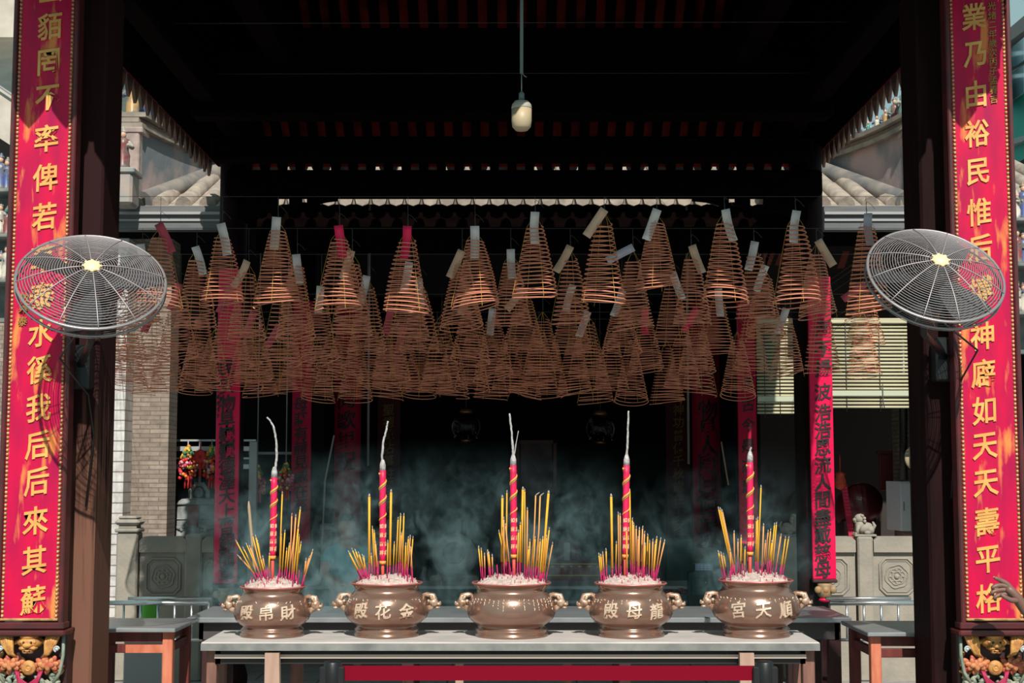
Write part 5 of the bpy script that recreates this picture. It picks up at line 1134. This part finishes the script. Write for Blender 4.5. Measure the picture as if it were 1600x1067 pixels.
# left concrete building
cb = mat('pale beige concrete', (.50, .44, .37), .85, 0, (.40, .35, .29), 3)
t = thing('concrete_building', (-12, 26, 0), 'pale beige concrete building with overhanging slabs behind the left couplet board', 'building')
Yq = 26.
q = MB(); q.bx(-16, PX(60, Yq) + 1.2, Yq, Yq + 6, PZ(58, Yq), PZ(-40, Yq)); q.build('upper_slab', cb, t)
q = MB(); a, b = P(-30, 125, 24), P(110, 235, 24); q.prism([(-14, P(0, 137, 24).z + .0), (P(0, 137, 24).x, P(0, 137, 24).z), (P(118, 215, 24).x, P(118, 215, 24).z), (P(118, 232, 24).x, P(118, 232, 24).z - .05), (-14, P(0, 208, 24).z)], 24, 27); q.build('stair_slab', cb, t)
q = MB(); q.tube([P(-20, 122, 23.9), P(120, 216, 23.9)], .02, 6); q.build('rail', GREYMET, t)
q = MB(); q.bx(-16, -15.4, 26.5, 32, 0, 14); q.build('column', cb, t)
# pole at left
q = MB(); q.tube([P(172, 140, 20), P(196, 200, 20), (P(196, 200, 20).x, 20, 0)], .05, 8); tag(q.build('slanted_pole', mat('grey slanted pole', (.2, .2, .2), .6)), 'grey slanting roof edge pole beside the left pillar against the sky', 'pole')
# right teal building
t = thing('teal_building', (12, 22, 0), 'turquoise building with steel framed windows behind the right couplet board', 'building'); Yt = 20.
xa = PX(1562, Yt)
def wallq(px0, y0a, px1, y1a, y0b, y1b, m_, nm, Y0=Yt, dp=.1):
    # receding facade: the far (left) end is farther away
    A = P(px0, y0a, Y0 + 2); Bq = P(px1, y1a, Y0); Cq = P(px1, y1b, Y0); Dq = P(px0, y0b, Y0 + 2)
    nrm = Vector((.95, .31, 0)) * dp; q = MB(); vs = [A, Bq, Cq, Dq]; vs += [v + nrm for v in vs]
    q.add(vs, [(0, 1, 2, 3), (7, 6, 5, 4), (0, 4, 5, 1), (1, 5, 6, 2), (2, 6, 7, 3), (3, 7, 4, 0)]); return q.build(nm, m_, t)
tg = mat('turquoise wall paint', (.02, .33, .25), .7); wf = mat('grey window frame', (.32, .33, .34), .5); wg = mat('pale blue window glass', (.22, .36, .40), .15)
wallq(1560, 190, 1640, 95, 330, 300, tg, 'wall'); wallq(1556, 62, 1650, -18, 80, 12, mat('grey brown eave', (.26, .22, .21), .8), 'eave', Yt - .3, .4)
wallq(1562, 82, 1650, 8, 178, 118, wf, 'window_frame', Yt - .02, .06)
for i, (p0, p1) in enumerate(((1564, 1572), (1575, 1600), (1603, 1640))):
    f0 = lambda p, a, b: a + (b - a) * (p - 1562) / 88
    wallq(p0, f0(p0, 90, 16), p1, f0(p1, 90, 16), f0(p0, 118, 62), f0(p1, 118, 62), wg, 'window_pane', Yt - .06, .03); wallq(p0, f0(p0, 124, 68), p1, f0(p1, 124, 68), f0(p0, 170, 110), f0(p1, 170, 110), wg, 'window_pane', Yt - .06, .03)
for i in range(5):
    wallq(1573, 150 + i * 6 - 8, 1640, 106 + i * 6 - 8, 151.5 + i * 6 - 8, 107.5 + i * 6 - 8, wf, 'grille_bar', Yt - .1, .02)
wallq(1566, 222, 1650, 196, 230, 206, mat('grey pipe ledge', (.3, .3, .3), .6), 'ledge', Yt - .5, .3); wallq(1562, 258, 1650, 225, 300, 285, wg, 'lower_window', Yt - .04, .04)
for y0, y1 in ((140, 96), (262, 215)):
    q = MB(); q.tube([P(1440, y0 + 60, 14), P(1640, y1 - 20, 14)], .006, 5); tag(q.build('overhead_wire', BLK), f"{'upper' if y0 < 200 else 'lower'} overhead cable crossing the right couplet's side of the street", 'wire')

# ================================================================== PEOPLE
def skin_mesh(name, chains, m, parent, sub=2, root=0):
    """chains: list of lists of (Vector, radius); a chain may start at an existing point to branch from it"""
    vs, es, rs = [], [], []
    def vid(p):
        for i, v in enumerate(vs):
            if (v - p).length < 1e-5: return i
        return None
    for ch in chains:
        prev = None
        for p, r in ch:
            p = Vector(p); i = vid(p)
            if i is None: vs.append(p); rs.append(r); i = len(vs) - 1
            if prev is not None: es.append((prev, i))
            prev = i
    I = WORLD[parent.name].inverted(); me = bpy.data.meshes.new(name); me.from_pydata([I @ v for v in vs], es, []); me.materials.append(m)
    o = bpy.data.objects.new(name, me); C.objects.link(o); o.parent = parent; WORLD[o.name] = WORLD[parent.name].copy()
    md = o.modifiers.new('skin', 'SKIN'); md.use_smooth_shade = True; md.branch_smoothing = .4
    for i, r in enumerate(rs):
        q = r if isinstance(r, tuple) else (r, r); me.skin_vertices[0].data[i].radius = q
    seen = set()
    for i in range(len(vs)):
        if i in seen: continue
        me.skin_vertices[0].data[i].use_root = True; st = [i]
        while st:
            k = st.pop(); seen.add(k); st += [b if a == k else a for a, b in es if k in (a, b) and (b if a == k else a) not in seen]
    s = o.modifiers.new('smooth', 'SUBSURF'); s.levels = sub; s.render_levels = sub
    return o
def person(loc, face, lab, shirt, skin, arms, scale=1., hair=HAIR):
    """arms: list of (elbow, wrist) in the body's own frame (front = -y when face = 0)"""
    M = Matrix.Translation(Vector(loc)) @ Matrix.Rotation(face, 4, 'Z') @ Matrix.Scale(scale, 4); V = lambda x, y, z: M @ Vector((x, y, z))
    t = thing('person', loc, lab, 'person')
    pel, ch, nk = V(0, 0, .95), V(0, .01, 1.32), V(0, .0, 1.47)
    chains = [[(pel, (.15, .11)), (V(0, .005, 1.12), (.135, .10)), (ch, (.165, .11)), (nk, .055), (V(0, -.01, 1.54), .052), (V(0, -.02, 1.60), (.078, .09)), (V(0, -.015, 1.68), (.08, .095)), (V(0, -.01, 1.74), (.055, .065))]]
    for s in (-1, 1): chains.append([(pel, (.15, .11)), (V(s * .10, 0, .88), .095), (V(s * .11, -.01, .50), .062), (V(s * .11, .02, .10), .042), (V(s * .115, -.05, .045), .042), (V(s * .12, -.16, .03), .034)])
    for s, (el, wr, *hd) in zip((-1, 1), arms):
        sh = V(s * .19, 0, 1.38); chain = [(ch, (.165, .11)), (sh, .056), (V(*el), .042), (V(*wr), .028)]
        if not hd:
            d = (V(*wr) - V(*el)).normalized(); chain += [(V(*wr) + d * .05, (.042, .024)), (V(*wr) + d * .09, (.04, .018))]
        chains.append(chain)
    body = skin_mesh('body', chains, skin, t, 2)
    for s, (el, wr, *hd) in zip((-1, 1), arms):
        if hd: continue
        w0 = V(*wr); d = (w0 - V(*el)).normalized(); sd = d.cross(Vector((0, 1, 0))); sd = sd.normalized() if sd.length > .1 else Vector((1, 0, 0)); q = MB()
        for i in range(4):
            b0 = w0 + d * .085 + sd * (i - 1.5) * .018; q.tube([b0, b0 + d * (.035 + .005 * (i in (1, 2))) + Vector((0, 0, -.003)), b0 + d * (.06 + .012 * (i in (1, 2)))], [.0095, .009, .006], 6)
        q.tube([w0 + d * .03 + sd * .03, w0 + d * .06 + sd * .05, w0 + d * .09 + sd * .052], [.012, .010, .007], 6); q.build('fingers', skin, t)
    up = [[(V(0, 0, .92), (.165, .125)), (V(0, .005, 1.12), (.15, .115)), (ch, (.18, .125)), (V(0, .005, 1.43), (.10, .08))]]
    for s, (el, wr, *hd) in zip((-1, 1), arms):
        sh = V(s * .19, 0, 1.38); e = V(*el); up.append([(ch, (.18, .125)), (sh, .07), (sh.lerp(e, .7), .060)] + ([(e, .055), (e.lerp(V(*wr), .86), .044)] if hd else []))
    skin_mesh('shirt', up, shirt, t, 2)
    lo = [[(V(0, 0, .95), (.16, .12)), (V(0, 0, .90), (.16, .12))]]
    for s in (-1, 1): lo.append([(V(0, 0, .90), (.16, .12)), (V(s * .10, 0, .84), .105), (V(s * .11, -.01, .50), .075), (V(s * .11, .02, .09), .062)])
    skin_mesh('trousers', lo, DENIM, t, 1)
    q = MB(); c = V(0, .0, 1.70); sc = scale
    q.ball(c + Vector((0, 0, .015)), (.092 * sc, .105 * sc, .09 * sc), 18, 12, rot=Matrix.Rotation(face, 3, 'Z'), fn=lambda p: 1 if (p.z > -.1 + .55 * max(0, -p.y)) else .8)
    q.build('hair', hair, t)
    q = MB(); q.ball(V(0, -.115, 1.635), (.012 * sc, .018 * sc, .016 * sc), 8, 6, rot=Matrix.Rotation(face, 3, 'Z'))
    for s in (-1, 1): q.ball(V(s * .088, 0, 1.64), (.012 * sc, .02 * sc, .03 * sc), 8, 6, rot=Matrix.Rotation(face, 3, 'Z'))
    q.build('nose_and_ears', skin, t)
    q = MB()
    for s in (-1, 1): q.ball(V(s * .032, -.098, 1.655), .008 * sc, 8, 6)
    q.build('eyes', HAIR, t)
    q = MB(); q.ball(V(0, -.10, 1.59), (.024 * sc, .008 * sc, .006 * sc), 8, 6, rot=Matrix.Rotation(face, 3, 'Z')); q.build('mouth', mat('lip', (.32, .1, .08), .5), t)
    return t
# worshipper in a teal shirt behind the smoke
c = P(547, 840, 12.55)
person((c.x, 12.3, 0), 0.35, 'person in a teal shirt bending over the altar bench, hazy behind the second censer', CYAN, SKIN, [((-.30, -.10, 1.12), (-.18, -.30, .98)), ((.30, -.12, 1.12), (.16, -.32, 1.05))], .70)
# people glimpsed past the boards
c = P(1596, 850, 8.6); person((c.x + .14, 8.6, 0), -1.2, 'person in a striped grey shirt half hidden behind the right couplet board', CLOTHG, SKIN, [((-.30, -.05, 1.12), (-.26, -.22, .95)), ((.30, .0, 1.12), (.22, -.25, 1.05))], .82)
c = P(0, 870, 8.8); person((c.x - .20, 8.8, 0), .8, 'person in a pale blue shirt barely seen left of the left couplet board', CLOTHB, SKIN, [((-.30, .0, 1.12), (-.28, -.12, .88)), ((.30, .0, 1.12), (.28, -.12, .88))], .82)
# the pointing hand at the right edge
HYp = 6.88
Hp = lambda px, py, dy=0.: P(px, py, HYp + dy)
face = R(-90); base = Vector((2.98, 6.98, 0)); Mi = (Matrix.Translation(base) @ Matrix.Rotation(face, 4, 'Z')).inverted()
wr = Mi @ Hp(1610, 962); el = Mi @ Vector((2.78, 6.78, 1.0))
t = person(base, face, 'person in a dark red sleeve pointing at the right couplet board, mostly outside the picture', CLOTHR, SKIND, [((-.28, .02, 1.10), (-.26, -.12, .86)) if False else (tuple(el), tuple(wr), 1), ((.28, .02, 1.10), (.26, -.10, .86))], 1.0)
q_ = [[(Hp(1612, 964), .029), (Hp(1600, 951), .028), (Hp(1590, 935), (.036, .026)), (Hp(1578, 922), (.034, .026)), (Hp(1570, 917), (.026, .022))]]
q_.append([(Hp(1580, 920), .016), (Hp(1572, 911), .0135), (Hp(1563, 906.5), .0115), (Hp(1556, 903.5, -.005), .0095), (Hp(1552.5, 902), .007)])
for i, ((ax, ay), (bx_, by_), (cx_, cy_)) in enumerate((((1562, 914), (1550, 917.5), (1552, 921)), ((1563, 921), (1548.5, 926), (1552, 930)), ((1567, 928), (1553, 933.5), (1556, 938)))):
    q_.append([(Hp(1578, 918 + 5 * i), .015), (Hp(ax + 4, ay), .0125), (Hp((ax + bx_) / 2, (ay + by_) / 2 - .6, -.008), .0112), (Hp(bx_, by_, -.01), .0095), (Hp(cx_, cy_, .008), .008)])
q_.append([(Hp(1592, 938, -.012), .016), (Hp(1580, 938, -.030), .0135), (Hp(1570, 933, -.036), .011), (Hp(1563, 928, -.034), .008)])
skin_mesh('pointing_hand', q_, SKIND, t, 2)
q = MB()
for (px, py, dy) in ((1553, 901.6, -.012), (1552, 920, -.006)): q.ball(Hp(px, py, dy), (.005, .003, .004), 8, 6)
q.build('fingernails', mat('pale nail', (.3, .18, .15), .4), t)

# ================================================================== SMOKE
vm = bpy.data.materials.new('pale incense smoke'); vm.use_nodes = True; n = vm.node_tree.nodes; l = vm.node_tree.links
n.remove(n['Principled BSDF']); out = n['Material Output']
vol = n.new('ShaderNodeVolumePrincipled'); vol.inputs['Color'].default_value = (.62, .95, 1., 1); vol.inputs['Anisotropy'].default_value = .1
tc = n.new('ShaderNodeTexCoord'); mp = n.new('ShaderNodeMapping'); mp.inputs['Scale'].default_value = (1.5, 1.1, 1.25); l.new(tc.outputs['Object'], mp.inputs[0])
nz = n.new('ShaderNodeTexNoise'); nz.inputs['Scale'].default_value = 1.5; nz.inputs['Detail'].default_value = 3; nz.inputs['Distortion'].default_value = .6; l.new(mp.outputs[0], nz.inputs[0])
n2 = n.new('ShaderNodeTexNoise'); n2.inputs['Scale'].default_value = 5.5; n2.inputs['Detail'].default_value = 7; n2.inputs['Roughness'].default_value = .65; n2.inputs['Distortion'].default_value = 1.6; l.new(mp.outputs[0], n2.inputs[0])
ra = n.new('ShaderNodeMapRange'); ra.inputs[1].default_value = .45; ra.inputs[2].default_value = .66; l.new(nz.outputs[0], ra.inputs[0])
rb = n.new('ShaderNodeMapRange'); rb.inputs[1].default_value = .47; rb.inputs[2].default_value = .72; rb.inputs[3].default_value = .03; l.new(n2.outputs[0], rb.inputs[0])
rp = n.new('ShaderNodeMath'); rp.operation = 'MULTIPLY'; l.new(ra.outputs[0], rp.inputs[0]); l.new(rb.outputs[0], rp.inputs[1])
gr = n.new('ShaderNodeSeparateXYZ'); l.new(tc.outputs['Generated'], gr.inputs[0])
cv = n.new('ShaderNodeFloatCurve'); cm = cv.mapping.curves[0]
cm.points[0].location = (0, .6); cm.points[1].location = (1, 0)
for p_ in ((.15, .9), (.3, .8), (.5, .40), (.70, .10), (.85, .0)): cm.points.new(*p_)
cv.mapping.update(); l.new(gr.outputs[2], cv.inputs[1])
cx_ = n.new('ShaderNodeFloatCurve'); cm = cx_.mapping.curves[0]; cm.points[0].location = (0, 0); cm.points[1].location = (1, 0)
for p_ in ((.10, .7), (.22, .85), (.35, .8), (.47, .55), (.54, .6), (.62, .35), (.72, .2), (.85, .45), (.93, .2)): cm.points.new(*p_)
cx_.mapping.update(); l.new(gr.outputs[0], cx_.inputs[1])
m1 = n.new('ShaderNodeMath'); m1.operation = 'MULTIPLY'; l.new(rp.outputs[0], m1.inputs[0]); l.new(cv.outputs[0], m1.inputs[1])
m2 = n.new('ShaderNodeMath'); m2.operation = 'MULTIPLY'; l.new(m1.outputs[0], m2.inputs[0]); l.new(cx_.outputs[0], m2.inputs[1])
m3 = n.new('ShaderNodeMath'); m3.operation = 'MULTIPLY'; l.new(m2.outputs[0], m3.inputs[0]); m3.inputs[1].default_value = 11.
l.new(m3.outputs[0], vol.inputs['Density']); l.new(vol.outputs[0], out.inputs['Volume'])
q = MB(); q.bx(-1.95, 1.95, 8.45, 9.2, .80, 1.98); o = q.build('smoke', vm); tag(o, 'pale drifting incense smoke behind the censers', 'smoke', kind='stuff')
SC.cycles.volume_step_rate = 2.0; SC.cycles.volume_max_steps = 96; SC.cycles.volume_bounces = 0; SC.cycles.max_bounces = 6
